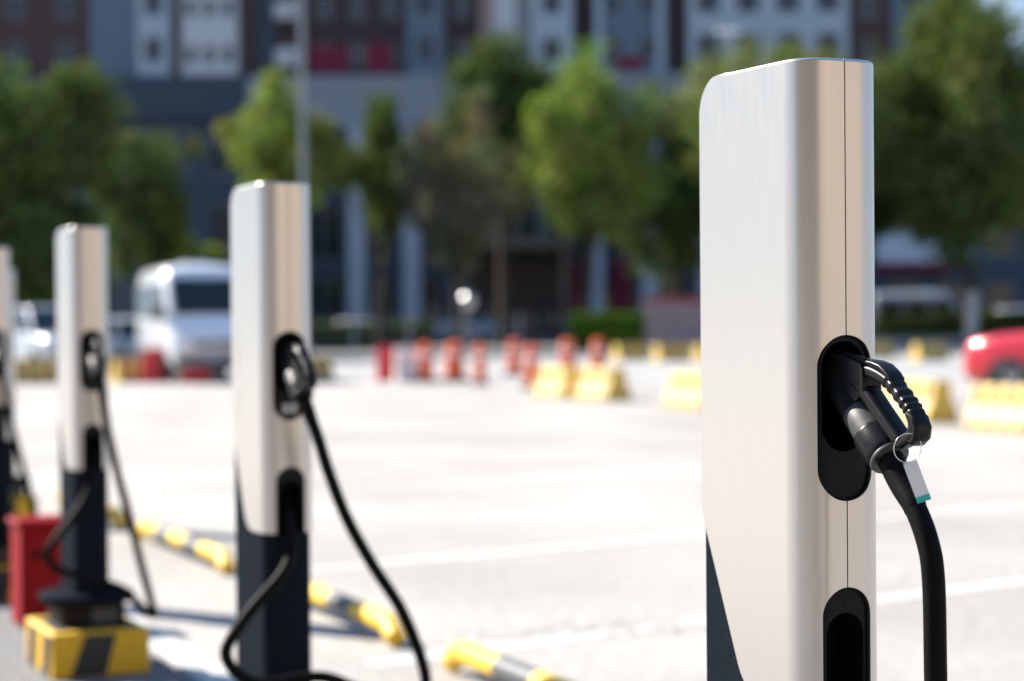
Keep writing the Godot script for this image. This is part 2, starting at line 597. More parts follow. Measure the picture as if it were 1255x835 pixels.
# plate that follows the front inside a stadium opening, with a deep hole in it
func insert_plate(lo: float, hi: float, w: float, hlo: float, hhi: float, hw: float, inset: float, floor_v: float, ys0: float) -> Array:
	var mb := MB.new()
	var cav := MB.new()
	var ys := {}
	for i in 17:
		var c := cos(PI / 2 * i / 16.0)
		for q in [hi - w * (1 - c), lo + w * (1 - c), hhi - hw * (1 - c), hlo + hw * (1 - c)]:
			if q >= ys0 and q <= hi:
				ys[snappedf(q, 0.0001)] = true
	ys[ys0] = true
	var rows: Array = ys.keys()
	rows.sort()
	for side in [-1.0, 1.0]:
		var prev := []
		var pn := []
		var pc := []
		for y in rows:
			var a := stadium_hw(y, hlo, hhi, hw)
			var b := maxf(a, stadium_hw(y, lo, hi, w))
			var row := []
			var nr := []
			for k in 9:
				var f := nose(lerpf(a, b, k / 8.0), inset)
				row.append(Vector3(f[0].x * side, y, f[0].y))
				nr.append(Vector3(f[1].x * side, 0, f[1].y))
			if prev:
				for k in 8:
					mb.quadn(prev[k], prev[k + 1], row[k + 1], row[k], pn[k], pn[k + 1], nr[k + 1], nr[k])
				var back0 := Vector3(prev[0].x, prev[0].y, floor_v)
				var back1 := Vector3(row[0].x, row[0].y, floor_v)
				var inn := Vector3(-side, 0, 0)
				var d := (back1 - back0)
				if d.length() > 1e-6:
					inn = Vector3(d.y, -d.x, 0).normalized()
					if inn.dot(Vector3(-side, 0, 0)) < 0:
						inn = -inn
					cav.quad(prev[0], row[0], back1, back0, inn)
					cav.quad(back0, back1, Vector3(0, row[0].y, floor_v), Vector3(0, prev[0].y, floor_v), Vector3.BACK)
			prev = row
			pn = nr
	return [mb.mesh(), cav.mesh()]

func rim(lo: float, hi: float, w: float, r: float, open_bottom: bool) -> Mesh:
	var pts := []
	for i in 25:
		var a := PI * i / 24.0
		pts.append(Vector2(cos(a) * w, hi - w + sin(a) * w))
	if open_bottom:
		pts.push_front(Vector2(w, lo))
		pts.append(Vector2(-w, lo))
	else:
		for i in 25:
			var a := PI + PI * i / 24.0
			pts.append(Vector2(cos(a) * w, lo + w + sin(a) * w))
		pts.append(pts[0])
	var p3 := []
	for p in pts:
		var f := nose(absf(p.x), 0.0035)
		p3.append(Vector3(f[0].x * signf(p.x), p.y, f[0].y))
	return MB.new().tube(p3, r, 8).mesh()

func rounded_column(hw: float, v0: float, v1: float, rr: float, y0: float, y1: float) -> Mesh:
	var ring := []
	for c in [[hw - rr, v1 - rr, 0.0], [-hw + rr, v1 - rr, 90.0], [-hw + 0.006, v0 + 0.006, 180.0], [hw - 0.006, v0 + 0.006, 270.0]]:
		var r := rr if c[2] < 100.0 else 0.006
		for k in 7:
			var a: float = deg_to_rad(c[2] + 15.0 * k)
			ring.append(Vector2(c[0] + cos(a) * r, c[1] + sin(a) * r))
	var rings := []
	for y in [y0, y0 + 0.001, y1 - 0.001, y1]:
		var q := PackedVector3Array()
		for p in ring:
			q.push_back(Vector3(p.x, y, p.y))
		rings.append(q)
	return MB.new().skin(rings).mesh()

var shell_meshes := {}

func make_station(label: String, at: Vector3) -> Node3D:
	var t := thing("charging_station", label, "charger", at, 25.0, "car charging posts in a row")
	var sh := part(t, "side_shell", shell_half(-1.0), M.champagne_metal)
	sh = part(t, "side_shell", shell_half(1.0), M.champagne_metal)
	var gap := MB.new()
	gap.box(Vector3(0, (TOP - 0.0015 + REC_T) / 2, HD - 0.0095), Vector3(0.02, TOP - 0.0015 - REC_T, 0.006))
	gap.box(Vector3(0, (REC_B + SLOT_T) / 2, HD - 0.012), Vector3(0.02, REC_B - SLOT_T, 0.006))
	gap.box(Vector3(0, TOP - 0.005, 0.02), Vector3(0.02, 0.006, 0.18))
	part(t, "seam", gap.mesh(), M.seam_black)
	var ins := insert_plate(REC_B, REC_T, REC_W, REC_B + 0.068, REC_T - 0.0085, 0.0375, 0.0065, 0.03, REC_B)
	var hold := part(t, "connector_holster", ins[0], M.matte_black)
	part(hold, "cavity", ins[1], M.black_plastic)
	part(hold, "rim", rim(REC_B, REC_T, REC_W - 0.0012, 0.0022, false), M.black_plastic)
	ins = insert_plate(0.3, SLOT_T, SLOT_W, 0.3, SLOT_T - 0.036, 0.0315, 0.0065, 0.06, SHELL_B + 0.001)
	var slot := part(t, "cable_pocket", ins[0], M.matte_black)
	part(slot, "cavity", ins[1], M.black_plastic)
	part(slot, "rim", rim(SHELL_B + 0.001, SLOT_T, SLOT_W - 0.0012, 0.0018, true), M.black_plastic)
	var mk := MB.new()
	for k in 3:
		mk.box(Vector3(0.0, SLOT_T - 0.0155 - 0.0028 * k, HD - 0.0062), Vector3(0.0055, 0.0006, 0.0008))
	mk.box(Vector3(-0.0012, SLOT_T - 0.0265, HD - 0.0062), Vector3(0.0006, 0.0035, 0.0008), 0.0, Basis(Vector3.BACK, 0.6))
	mk.box(Vector3(0.0012, SLOT_T - 0.0265, HD - 0.0062), Vector3(0.0006, 0.0035, 0.0008), 0.0, Basis(Vector3.BACK, -0.6))
	part(slot, "embossed_mark", mk.mesh(), M.black_plastic)
	# inner post: behind the shell and below it
	part(t, "pedestal", rounded_column(0.066, -0.138, 0.126, 0.042, 0.295, SHELL_B - 0.002), M.navy_metal)
	part(t, "spine", rounded_column(0.066, -0.1395, 0.025, 0.01, SHELL_B - 0.002, TOP - 0.45), M.navy_metal)
	var fl := MB.new()
	var xf := Transform3D(Basis().scaled(Vector3(1.0, 1, 1.06)), Vector3.ZERO)
	fl.lathe([Vector2(0.0, 0.252), Vector2(0.150, 0.252), Vector2(0.165, 0.256), Vector2(0.174, 0.264), Vector2(0.178, 0.274), Vector2(0.176, 0.285), Vector2(0.168, 0.292), Vector2(0.15, 0.297), Vector2(0.0, 0.301)], 40, xf)
	part(t, "flange", fl.mesh(), M.navy_metal)
	part(t, "plinth", MB.new().box(Vector3(0, 0.214, 0), Vector3(0.235, 0.086, 0.26), 0.008).mesh(), M.matte_black)
	part(t, "rating_plate", MB.new().box(Vector3(0.04, 0.214, 0.131), Vector3(0.10, 0.06, 0.002)).mesh(), M.connector_grey)
	return t

func make_block(label: String, at: Vector3) -> void:
	var t := thing("base_block", label, "base block", at, 25.0, "yellow and black concrete blocks under the posts")
	var w := 0.18
	var d := 0.24
	var h := 0.17
	part(t, "block", MB.new().box(Vector3(0, h / 2 + 0.004, 0), Vector3(2 * w, h - 0.002, 2 * d), 0.008).mesh(), M.yellow_paint)
	var y0 := 0.012
	var y1 := h - 0.007
	for s in [-1.0, 1.0]:
		var xf := Transform3D(Basis(Vector3.UP, 0.0 if s > 0 else PI), Vector3(0, 0, s * d))
		part(t, "stripe", MB.new().prism(PackedVector2Array([Vector2(-0.115, y0), Vector2(0.015, y0), Vector2(0.055, y1), Vector2(-0.06, y1)]), 0.0005, 0.003, xf).mesh(), M.black_paint)
		xf = Transform3D(Basis(Vector3.UP, s * PI / 2), Vector3(s * w, 0, 0))
		for x in [-0.11, 0.14]:
			part(t, "stripe", MB.new().prism(PackedVector2Array([Vector2(x - 0.08, y0), Vector2(x + 0.05, y0), Vector2(x + 0.08, y1), Vector2(x - 0.04, y1)]), 0.0005, 0.003, xf).mesh(), M.black_paint)
	part(t, "cover_plate", MB.new().box(Vector3(0, h + 0.0035, 0), Vector3(0.30, 0.003, 0.36), 0.001).mesh(), M.black_paint)

# ---------------------------------------------------------------- connector and cable
func catmull(p: Array, steps: int) -> Array:
	var out := []
	for i in p.size() - 1:
		var a: Vector3 = p[maxi(i - 1, 0)]
		var d: Vector3 = p[mini(i + 2, p.size() - 1)]
		for k in steps:
			var w := float(k) / steps
			out.append((p[i] as Vector3).cubic_interpolate(p[i + 1], a, d, w))
	out.append(p[p.size() - 1])
	return out

# bar bent in the plane u = 0: points (v, y), radii in the plane and across it
func bent_bar(pts: Array, rin: Array, ru: Array, sides := 16) -> MB:
	var rings := []
	for i in pts.size():
		var a: Vector2 = pts[maxi(i - 1, 0)]
		var b: Vector2 = pts[mini(i + 1, pts.size() - 1)]
		var t := (b - a).normalized()
		var nn := Vector2(-t.y, t.x)
		var ring := PackedVector3Array()
		for k in sides:
			var g := TAU * k / sides
			var cs := signf(cos(g)) * pow(absf(cos(g)), 0.7)
			var sn := signf(sin(g)) * pow(absf(sin(g)), 0.7)
			var q: Vector2 = pts[i] + nn * cs * rin[i]
			ring.push_back(Vector3(sn * ru[i], q.y, q.x))
		rings.append(ring)
	return MB.new().skin(rings)

func axis_xf(p: Vector2, dir: Vector2) -> Transform3D:  # y axis of a lathe laid along dir in the plane u = 0
	var y := Vector3(0, dir.y, dir.x).normalized()
	var x := Vector3.RIGHT
	return Transform3D(Basis(x, y, x.cross(y)), Vector3(0, p.y, p.x))

func make_connector(label: String, at: Vector3, path: Array) -> Node3D:
	var t := thing("charging_connector", label, "charging plug", at, 25.0, "plugs and cables hanging on the posts")
	var dir := Vector2(0.763, -0.647)
	var p0 := Vector2(0.1585, 1.176)
	# barrel in the holster
	var bar := part(t, "barrel", MB.new().lathe([Vector2(0.0, -0.075), Vector2(0.022, -0.075), Vector2(0.0232, -0.02), Vector2(0.0245, 0.012), Vector2(0.0235, 0.014)], 32, axis_xf(p0, dir)).mesh(), M.black_plastic)
	part(bar, "neck", MB.new().lathe([Vector2(0.0, 0.008), Vector2(0.0238, 0.008), Vector2(0.0250, 0.011), Vector2(0.0258, 0.035), Vector2(0.0262, 0.056)], 32, axis_xf(p0, dir)).mesh(), M.connector_grey)
	var col := part(t, "collar", MB.new().lathe([Vector2(0.0, 0.050), Vector2(0.0272, 0.050), Vector2(0.0290, 0.0515), Vector2(0.0296, 0.055), Vector2(0.0298, 0.088), Vector2(0.0285, 0.0945), Vector2(0.0275, 0.0955)], 40, axis_xf(p0, dir)).mesh(), M.connector_black)
	part(col, "end_cap", MB.new().lathe([Vector2(0.0275, 0.0955), Vector2(0.0285, 0.0975), Vector2(0.0275, 0.1005), Vector2(0.0175, 0.1015), Vector2(0.0, 0.1015)], 40, axis_xf(p0, dir)).mesh(), M.connector_grey)
	for s in [-1.0, 1.0]:
		var sp := MB.new().lathe([Vector2(0.0, 0.1035), Vector2(0.0036, 0.1035), Vector2(0.0036, 0.1000)], 14, axis_xf(p0, dir).translated(Vector3(s * 0.0215, 0, 0)))
		part(col, "screw", sp.mesh(), M.seam_black)
	# flat housing between barrel and trigger
	var hp := PackedVector2Array([Vector2(0.085, 1.258), Vector2(0.150, 1.2465), Vector2(0.188, 1.237), Vector2(0.194, 1.230), Vector2(0.1945, 1.196), Vector2(0.176, 1.186), Vector2(0.150, 1.186), Vector2(0.085, 1.22)])
	var flat := Transform3D(Basis(Vector3(0, 0, 1), Vector3(0, 1, 0), Vector3(-1, 0, 0)), Vector3.ZERO)
	part(t, "housing", MB.new().prism(hp, -0.0155, 0.0155, flat).mesh(), M.connector_black)
	# beam along the barrel
	part(t, "beam", bent_bar([Vector2(0.168, 1.212), Vector2(0.17, 1.2105), Vector2(0.196, 1.193), Vector2(0.262, 1.138), Vector2(0.2645, 1.136)], [0.006, 0.0125, 0.0105, 0.0095, 0.006], [0.012, 0.016, 0.0155, 0.0145, 0.01], 20).mesh(), M.connector_black)
	# loop handle
	var key := [Vector3(0.176, 1.2285, 0), Vector3(0.200, 1.2265, 0), Vector3(0.223, 1.2205, 0), Vector3(0.245, 1.2105, 0), Vector3(0.273, 1.1895, 0), Vector3(0.2895, 1.1745, 0), Vector3(0.2965, 1.160, 0), Vector3(0.293, 1.1485, 0), Vector3(0.281, 1.140, 0), Vector3(0.266, 1.1325, 0), Vector3(0.254, 1.134, 0)]
	var pts := []
	var ri := []
	var ru := []
	var c := catmull(key, 16)
	for i in c.size():
		var w := float(i) / 16.0
		pts.append(Vector2(c[i].x, c[i].y))
		var r := 0.0090
		var q := 0.0130
		if w > 2.6 and w < 5.0:
			var rib := 0.5 + 0.5 * sin((w - 2.6) * TAU * 2.08)
			r = 0.0084 + 0.0018 * rib
			q = 0.0124 + 0.0018 * rib
		elif w >= 5.0 and w < 7.0:
			r = 0.0098
			q = 0.0132
		elif w >= 7.0:
			r = lerpf(0.0115, 0.0065, clampf((w - 7.0) / 1.5, 0, 1))
			q = 0.0120
		ri.append(r)
		ru.append(q)
	var h := part(t, "handle", bent_bar(pts, ri, ru, 20).mesh(), M.connector_black)
	# dark hollow at the foot of the grip and its ribs
	part(h, "grip_guard", bent_bar([Vector2(0.2875, 1.1735), Vector2(0.2985, 1.168), Vector2(0.3050, 1.156), Vector2(0.3030, 1.143), Vector2(0.2945, 1.136), Vector2(0.288, 1.138)], [0.004, 0.0058, 0.006, 0.006, 0.005, 0.003], [0.0135, 0.0145, 0.0145, 0.014, 0.0135, 0.010], 16).mesh(), M.connector_black)
	# thumb trigger lying on the shoulder
	var tr := part(t, "trigger", bent_bar([Vector2(0.140, 1.2475), Vector2(0.185, 1.2395), Vector2(0.208, 1.2375), Vector2(0.226, 1.2335), Vector2(0.2415, 1.2245), Vector2(0.2505, 1.2165), Vector2(0.252, 1.214)], [0.0025, 0.004, 0.0046, 0.0048, 0.0046, 0.004, 0.002], [0.008, 0.0105, 0.0125, 0.013, 0.013, 0.0128, 0.011], 16).mesh(), M.connector_black)
	part(tr, "latch_rod", MB.new().tube([Vector3(-0.006, 1.2555, 0.10), Vector3(-0.006, 1.2475, 0.15), Vector3(-0.006, 1.243, 0.19)], 0.0028, 8).mesh(), M.connector_black)
	# cable: strain relief then rubber cable
	var cp := catmull(path, 9)
	part(t, "cable", MB.new().tube(cp, 0.0150, 18).mesh(), M.cable_rubber)
	part(t, "cable_sleeve", MB.new().tube(catmull([path[0], path[1], path[2], path[2].lerp(path[3], 0.25)], 6), [0.0186, 0.0184, 0.0182, 0.0180, 0.0178, 0.0176, 0.0174, 0.0172, 0.0170, 0.0168, 0.0166, 0.0164, 0.0162, 0.0160, 0.0158, 0.0156, 0.0154, 0.0152, 0.0150], 18).mesh(), M.cable_rubber)
	return t

func pv(a: Array) -> Array:  # [u, y, v] -> local points
	var out := []
	for p in a:
		out.append(Vector3(p[0], p[1], p[2]))
	return out

func make_chargers() -> void:
	var spots := [Vector3(0.403, 0, -2.85), Vector3(-0.627, 0, -5.2), Vector3(-1.61, 0, -7.45), Vector3(-2.47, 0, -9.4), Vector3(-3.35, 0, -13.0)]
	var first := make_station("tall champagne metal charging post nearest the camera with its plug in sharp focus", spots[0])
	var texts := ["", "blurred champagne charging post in front of the white minibus", "blurred champagne charging post with round black flange beside the red box", "champagne charging post cut off by the edge of the photo", "charging post hidden behind the post at the edge of the photo"]
	for i in range(1, 5):
		var s := relabel(first, "charging_station", texts[i], spots[i], 25.0)
		if i == 1 or i == 2:  # faded grey marks down the side panel
			var mb := MB.new()
			var rng := RandomNumberGenerator.new()
			rng.seed = 40 + i
			for k in 15:
				var y := 1.285 - k * 0.0165
				if k == 8 or k == 9:
					continue
				mb.box(Vector3(-HW - 0.0003, y, -0.075 + rng.randf_range(-0.004, 0.004)), Vector3(0.0012, rng.randf_range(0.004, 0.011), rng.randf_range(0.008, 0.02)))
			part(s, "faded_print", mb.mesh(), M.faded_print)
		if i == 1:
			var st := MB.new()
			for k in 2:
				st.box(Vector3(-0.010 + 0.021 * k, REC_B + 0.030, HD - 0.0058), Vector3(0.018, 0.026, 0.001))
			part(s, "sticker", st.mesh(), M.pale_sticker)
	var blocks := ["yellow and black block under the nearest charging post, below the photo's edge", "yellow and black block under the post before the minibus", "yellow block with a black diagonal stripe standing beside the red box", "yellow block under the post cut off by the photo's edge", "farthest yellow block, seen just above the red box"]
	for i in 5:
		make_block(blocks[i], spots[i])
	var near := pv([[0, 1.1106, 0.2357], [0, 1.0807, 0.2596], [0, 1.058, 0.2831], [0, 1.0127, 0.3135], [0, 0.9593, 0.3275], [0, 0.83, 0.331], [0.004, 0.65, 0.33], [0.01, 0.47, 0.315], [0.0, 0.36, 0.28], [-0.07, 0.35, 0.235], [-0.15, 0.42, 0.20], [-0.165, 0.52, 0.18], [-0.10, 0.62, 0.175], [-0.03, 0.70, 0.165], [0.0, 0.752, 0.14], [0.0, 0.775, 0.09]])
	var second := pv([[0, 1.1106, 0.2357], [0.004, 1.085, 0.253], [0.012, 1.055, 0.262], [0.027, 1.01, 0.268], [0.055, 0.918, 0.272], [0.098, 0.804, 0.28], [0.163, 0.687, 0.28], [0.244, 0.567, 0.27], [0.296, 0.457, 0.26], [0.322, 0.369, 0.25], [0.30, 0.32, 0.25], [0.21, 0.32, 0.25], [0.12, 0.37, 0.24], [0.036, 0.400, 0.23], [-0.108, 0.392, 0.21], [-0.168, 0.422, 0.20], [-0.192, 0.464, 0.19], [-0.181, 0.504, 0.19], [-0.121, 0.581, 0.19], [-0.042, 0.657, 0.18], [-0.007, 0.714, 0.155], [0.0, 0.80, 0.12], [0.0, 0.84, 0.09]])
	var third := pv([[0, 1.1106, 0.2357], [0.002, 1.085, 0.252], [0.006, 1.05, 0.258], [0.012, 1.0, 0.262], [0.026, 0.901, 0.265], [0.061, 0.737, 0.27], [0.102, 0.572, 0.28], [0.137, 0.42, 0.282], [0.172, 0.287, 0.28], [0.186, 0.230, 0.275], [0.170, 0.230, 0.268], [0.125, 0.275, 0.252], [0.078, 0.323, 0.235], [-0.005, 0.355, 0.22], [-0.108, 0.388, 0.21], [-0.156, 0.408, 0.20], [-0.183, 0.45, 0.19], [-0.162, 0.503, 0.19], [-0.09, 0.587, 0.18], [-0.025, 0.68, 0.155], [0.0, 0.78, 0.125], [0.0, 0.84, 0.09]])
	make_connector("black charging plug with ribbed loop handle and key tag, in the nearest post", spots[0], near)
	make_connector("blurred black plug whose cable swings wide beside the second post", spots[1], second)
	make_connector("black plug and cable looping past the round flange of the third post", spots[2], third)
	make_connector("black plug and cable at the left edge of the photo", spots[3], third)

func make_key_tag() -> void:
	var t := thing("key_tag", "white paper tag with teal end on a wire ring under the plug handle", "tag", Vector3(0.5127, 1.1295, -2.572))
	var pts := []
	for i in 33:
		var a := TAU * i / 32.0 + 0.3
		pts.append(Vector3(cos(a) * 0.0186, sin(a) * 0.0192, sin(a * 1.0) * 0.004 - cos(a) * 0.003))
	part(t, "ring", MB.new().tube(pts, 0.00065, 8, false).mesh(), M.steel_wire)
	var ang := deg_to_rad(19.0)
	var bas := Basis(Vector3.BACK, ang) * Basis(Vector3.RIGHT, -0.12) * Basis(Vector3.UP, -0.25)
	var o := Vector3(0.0022, -0.0185, 0.004)
	var card := MB.new()
	# slightly buckled card
	var rows := []
	for i in 9:
		var f := i / 8.0
		rows.append([f, 0.0012 * sin(f * 5.0) + 0.0016 * f * f])
	for i in 8:
		var y0: float = -0.0455 * rows[i][0]
		var y1: float = -0.0455 * rows[i + 1][0]
		var z0: float = rows[i][1]
		var z1: float = rows[i + 1][1]
		for s in [1.0, -1.0]:
			var e: float = 0.0004 * s
			card.quad(o + bas * Vector3(-0.0092, y0, z0 + e), o + bas * Vector3(0.0092, y0, z0 + e), o + bas * Vector3(0.0092, y1, z1 + e), o + bas * Vector3(-0.0092, y1, z1 + e), bas * Vector3(0, (z1 - z0) / (y0 - y1), 1).normalized() * s)
		for s in [-0.0092, 0.0092]:
			card.quad(o + bas * Vector3(s, y0, z0 - 0.0004), o + bas * Vector3(s, y0, z0 + 0.0004), o + bas * Vector3(s, y1, z1 + 0.0004), o + bas * Vector3(s, y1, z1 - 0.0004), bas * Vector3(signf(s), 0, 0))
	part(t, "card", card.mesh(), M.tag_white)
	var zl: float = rows[8][1]
	part(t, "teal_end", MB.new().box(o + bas * Vector3(0, -0.0495, zl + 0.0001), Vector3(0.0186, 0.008, 0.0011), 0.0, bas).mesh(), M.tag_teal)
	part(t, "crimp", MB.new().tube([o + bas * Vector3(-0.0085, 0.0025, 0.0), o + bas * Vector3(-0.0025, 0.0005, 0.0)], 0.0016, 8).mesh(), M.steel_wire)

# ---------------------------------------------------------------- things on the lot
func make_red_box() -> void:
	var t := thing("extinguisher_box", "red metal extinguisher box with black latch behind the round flange", "box", Vector3(-2.03, 0.006, -8.55), 25.0)
	var w := 0.24
	var h := 0.43
	var d := 0.22
	part(t, "body", MB.new().box(Vector3(0, h / 2, 0), Vector3(w, h, d), 0.006).mesh(), M.red_box)
	part(t, "lid", MB.new().box(Vector3(0, h + 0.012, 0.005), Vector3(w + 0.03, 0.028, d + 0.035), 0.006).mesh(), M.red_box)
	part(t, "door", MB.new().box(Vector3(0, h / 2 - 0.01, d / 2 + 0.004), Vector3(w - 0.04, h - 0.06, 0.012), 0.003).mesh(), M.red_box)
	part(t, "latch", MB.new().box(Vector3(-0.04, h * 0.72, d / 2 + 0.018), Vector3(0.07, 0.022, 0.018), 0.004).mesh(), M.black_plastic)

func make_stops() -> void:
	var labels := ["striped wheel stop between the third post and the second post", "striped wheel stop emerging beside the second post's swinging cable", "striped wheel stop cut off by the bottom edge of the photo", "farther striped wheel stop behind the third post's cable"]
	var r := Vector2(-0.4, -0.917)
	var start := Vector2(0.53, -5.57)
	for i in 4:
		var order: int = [2, 1, 0, 3][i]
		var a := start + r * (0.0 + 2.5 * order)
		var t := thing("wheel_stop", labels[i], "wheel stop", Vector3(a.x, 0.0, a.y), rad_to_deg(atan2(-r.x, -r.y)), "yellow and black wheel stops along the bays")
		# local -z runs away from the camera along the row
		var cuts := [0.0, 0.46, 0.78, 1.12, 1.44, 1.90]
		var rad := 0.042
		for k in 5:
			var p := []
			var z0: float = cuts[k]
			var z1: float = cuts[k + 1]
			var rr := []
			for q in 6:
				var z := lerpf(z0, z1, q / 5.0)
				var e := minf(z, 1.90 - z)
				var y := 0.088 - 0.05 * pow(clampf(1.0 - e / 0.10, 0, 1), 2.0)
				p.append(Vector3(0, y, -z))
				rr.append(rad)
			part(t, "yellow_band" if k % 2 == 0 else "black_band", MB.new().tube(p, rr, 18).mesh(), M.stop_yellow if k % 2 == 0 else M.stop_black)

func barrier_mesh(l: float, w: float, h: float) -> Mesh:
	var p := PackedVector2Array([Vector2(-w / 2, 0.0), Vector2(w / 2, 0.0), Vector2(w / 2, h * 0.18), Vector2(w * 0.30, h * 0.55), Vector2(w * 0.24, h * 0.94), Vector2(w * 0.18, h), Vector2(-w * 0.18, h), Vector2(-w * 0.24, h * 0.94), Vector2(-w * 0.30, h * 0.55), Vector2(-w / 2, h * 0.18)])
	return MB.new().prism(p, -l / 2, l / 2).mesh()

func make_barriers() -> void:
	var body := barrier_mesh(1.1, 0.48, 0.52)
	var band := barrier_mesh(0.10, 0.488, 0.524)
	var list := [
		[Vector3(0.78, 0, -33.2), 25.0, "pale yellow striped barrier at the far end of the row, touching the orange post"],
		[Vector3(1.45, 0, -31.9), 25.0, "yellow striped barrier just in front of the two far orange posts"],
		[Vector3(2.66, 0, -28.6), 25.0, "yellow striped barrier half hidden by the nearest charging post"],
		[Vector3(5.0, 0, -24.6), 25.0, "yellow striped barrier seen behind the plug's loop handle"],
		[Vector3(5.65, 0, -22.4), 25.0, "yellow striped barrier in front of the red car"],
		[Vector3(6.35, 0, -22.6), 25.0, "yellow striped barrier at the right edge before the red car"],
		[Vector3(3.7, 0, -62.0), -60.0, "small far yellow and black barrier before the hedge"],
		[Vector3(4.9, 0, -61.0), -60.0, "far yellow and black barrier before the pink hoarding"],
		[Vector3(6.1, 0, -60.5), -60.0, "far yellow barrier beside the nearest post, before the hoarding"],
		[Vector3(11.4, 0, -62.0), -60.0, "far yellow barrier above the plug handle"],
		[Vector3(12.3, 0, -58.4), -60.0, "far brown and yellow barrier beside the red car"],
		[Vector3(-4.6, 0, -44.5), -62.0, "shaded yellow and black barrier between the second post and the red block"],
		[Vector3(-8.1, 0, -43.0), -62.0, "shaded yellow and black barrier before the silver car"],
		[Vector3(-10.4, 0, -43.0), -62.0, "yellow and black barrier before the silver off-road car"],
	]
	var src: Node3D
	for b in list:
		var o: Node3D
		if src == null:
			src = thing("road_barrier", b[2], "barrier", b[0], b[1], "low yellow and black striped barriers")
			part(src, "body", body, M.barrier_yellow)
			for z in [-0.42, -0.14, 0.14, 0.42]:
				part(src, "stripe", band, M.stop_black, Vector3(0, 0, z))
		else:
			o = relabel(src, "road_barrier", b[2], b[0], b[1])

func make_posts() -> void:
	var list := [
		[Vector3(-1.22, 0, -41.9), "thick orange warning post standing alone in the middle of the lot", 1.25],
		[Vector3(-0.64, 0, -39.7), "thin dark orange warning post beside the thick lone one", 0.7],
		[Vector3(0.05, 0, -46.4), "pale orange warning post farther back, left of the yellow barriers", 1.0],
		[Vector3(0.37, 0, -36.9), "pinkish orange warning post touching the first yellow barrier", 0.85],
		[Vector3(1.30, 0, -46.5), "red warning post behind the first yellow barrier", 1.1],
		[Vector3(2.02, 0, -46.5), "bright orange warning post behind the second yellow barrier", 1.05],
		[Vector3(-1.82, 0, -41.6), "orange warning post against the pale barrier block", 1.0],
	]
	var src: Node3D
	for b in list:
		var o: Node3D
		if src == null:
			src = thing("warning_post", b[1], "warning post", b[0], 0.0, "orange warning posts across the lot")
			part(src, "base", MB.new().lathe([Vector2(0, 0), Vector2(0.24, 0.0), Vector2(0.24, 0.05), Vector2(0.2, 0.08), Vector2(0.13, 0.085)], 20).mesh(), M.tyre)
			part(src, "post", MB.new().lathe([Vector2(0.15, 0.08), Vector2(0.14, 0.3), Vector2(0.125, 0.7), Vector2(0.11, 0.77), Vector2(0.05, 0.80), Vector2(0.0, 0.80)], 20).mesh(), M.cone_orange)
			part(src, "reflective_band", MB.new().lathe([Vector2(0.132, 0.53), Vector2(0.138, 0.53), Vector2(0.135, 0.60), Vector2(0.129, 0.60)], 20).mesh(), M.reflective_white)
			o = src
		else:
			o = relabel(src, "warning_post", b[1], b[0], 0.0)
		o.scale = Vector3(b[2] * 1.15, 1.04, b[2] * 1.15)
	# water-filled plastic blocks
	var wb := [
		[Vector3(-2.68, 0, -42.6), "crimson plastic barrier block beside the pale one", "barrier_red"],
		[Vector3(-2.25, 0, -41.8), "pale pink plastic barrier block between crimson block and orange post", "barrier_white"],
		[Vector3(-7.6, 0, -42.4), "red plastic barrier block in front of the minibus door", "barrier_red"],
		[Vector3(-6.75, 0, -42.2), "red plastic barrier block under the minibus bumper", "barrier_red"],
	]
	for b in wb:
		var t := thing("plastic_barrier", b[1], "barrier", b[0], 12.0, "plastic barrier blocks")
		var wide := 0.62 if b[2] == "barrier_red" and b[0].x < -6.0 else 0.44
		var p := PackedVector2Array([Vector2(-0.22, 0), Vector2(0.22, 0), Vector2(0.22, 0.14), Vector2(0.12, 0.30), Vector2(0.09, 0.70), Vector2(0.06, 0.74), Vector2(-0.06, 0.74), Vector2(-0.09, 0.70), Vector2(-0.12, 0.30), Vector2(-0.22, 0.14)])
		part(t, "body", MB.new().prism(p, -wide / 2, wide / 2, Transform3D(Basis(Vector3.UP, PI / 2), Vector3(0, 0.0, 0))).mesh(), M[b[2]])
		part(t, "filler_cap", MB.new().lathe([Vector2(0.05, 0.735), Vector2(0.05, 0.77), Vector2(0, 0.772)], 14).mesh(), M[b[2]])

# ---------------------------------------------------------------- vehicles
func body_ring(z: float, w: float, lo: float, hi: float, crown := 0.02) -> PackedVector3Array:
	var half := [Vector2(w * 0.45, lo), Vector2(w * 0.82, lo), Vector2(w * 0.97, lo + (hi - lo) * 0.14), Vector2(w, lo + (hi - lo) * 0.38), Vector2(w * 0.995, lo + (hi - lo) * 0.62), Vector2(w * 0.965, lo + (hi - lo) * 0.86), Vector2(w * 0.90, hi - (hi - lo) * 0.035), Vector2(w * 0.78, hi), Vector2(w * 0.4, hi + crown)]
	var ring := PackedVector3Array()
	for p in half:
		ring.push_back(Vector3(p.x, p.y, z))
	for i in range(half.size() - 1, -1, -1):
		ring.push_back(Vector3(-half[i].x, half[i].y, z))
	return ring

func plan_ring(hw: float, z0: float, z1: float, y: float, r: float) -> PackedVector3Array:
	var ring := PackedVector3Array()
	for c in [[hw - r, z1 - r, 0.0], [-hw + r, z1 - r, 90.0], [-hw + r, z0 + r, 180.0], [hw - r, z0 + r, 270.0]]:
		for k in 5:
			var a: float = deg_to_rad(c[2] + 22.5 * k)
			ring.push_back(Vector3(c[0] + cos(a) * r, y, c[1] + sin(a) * r))
	return ring

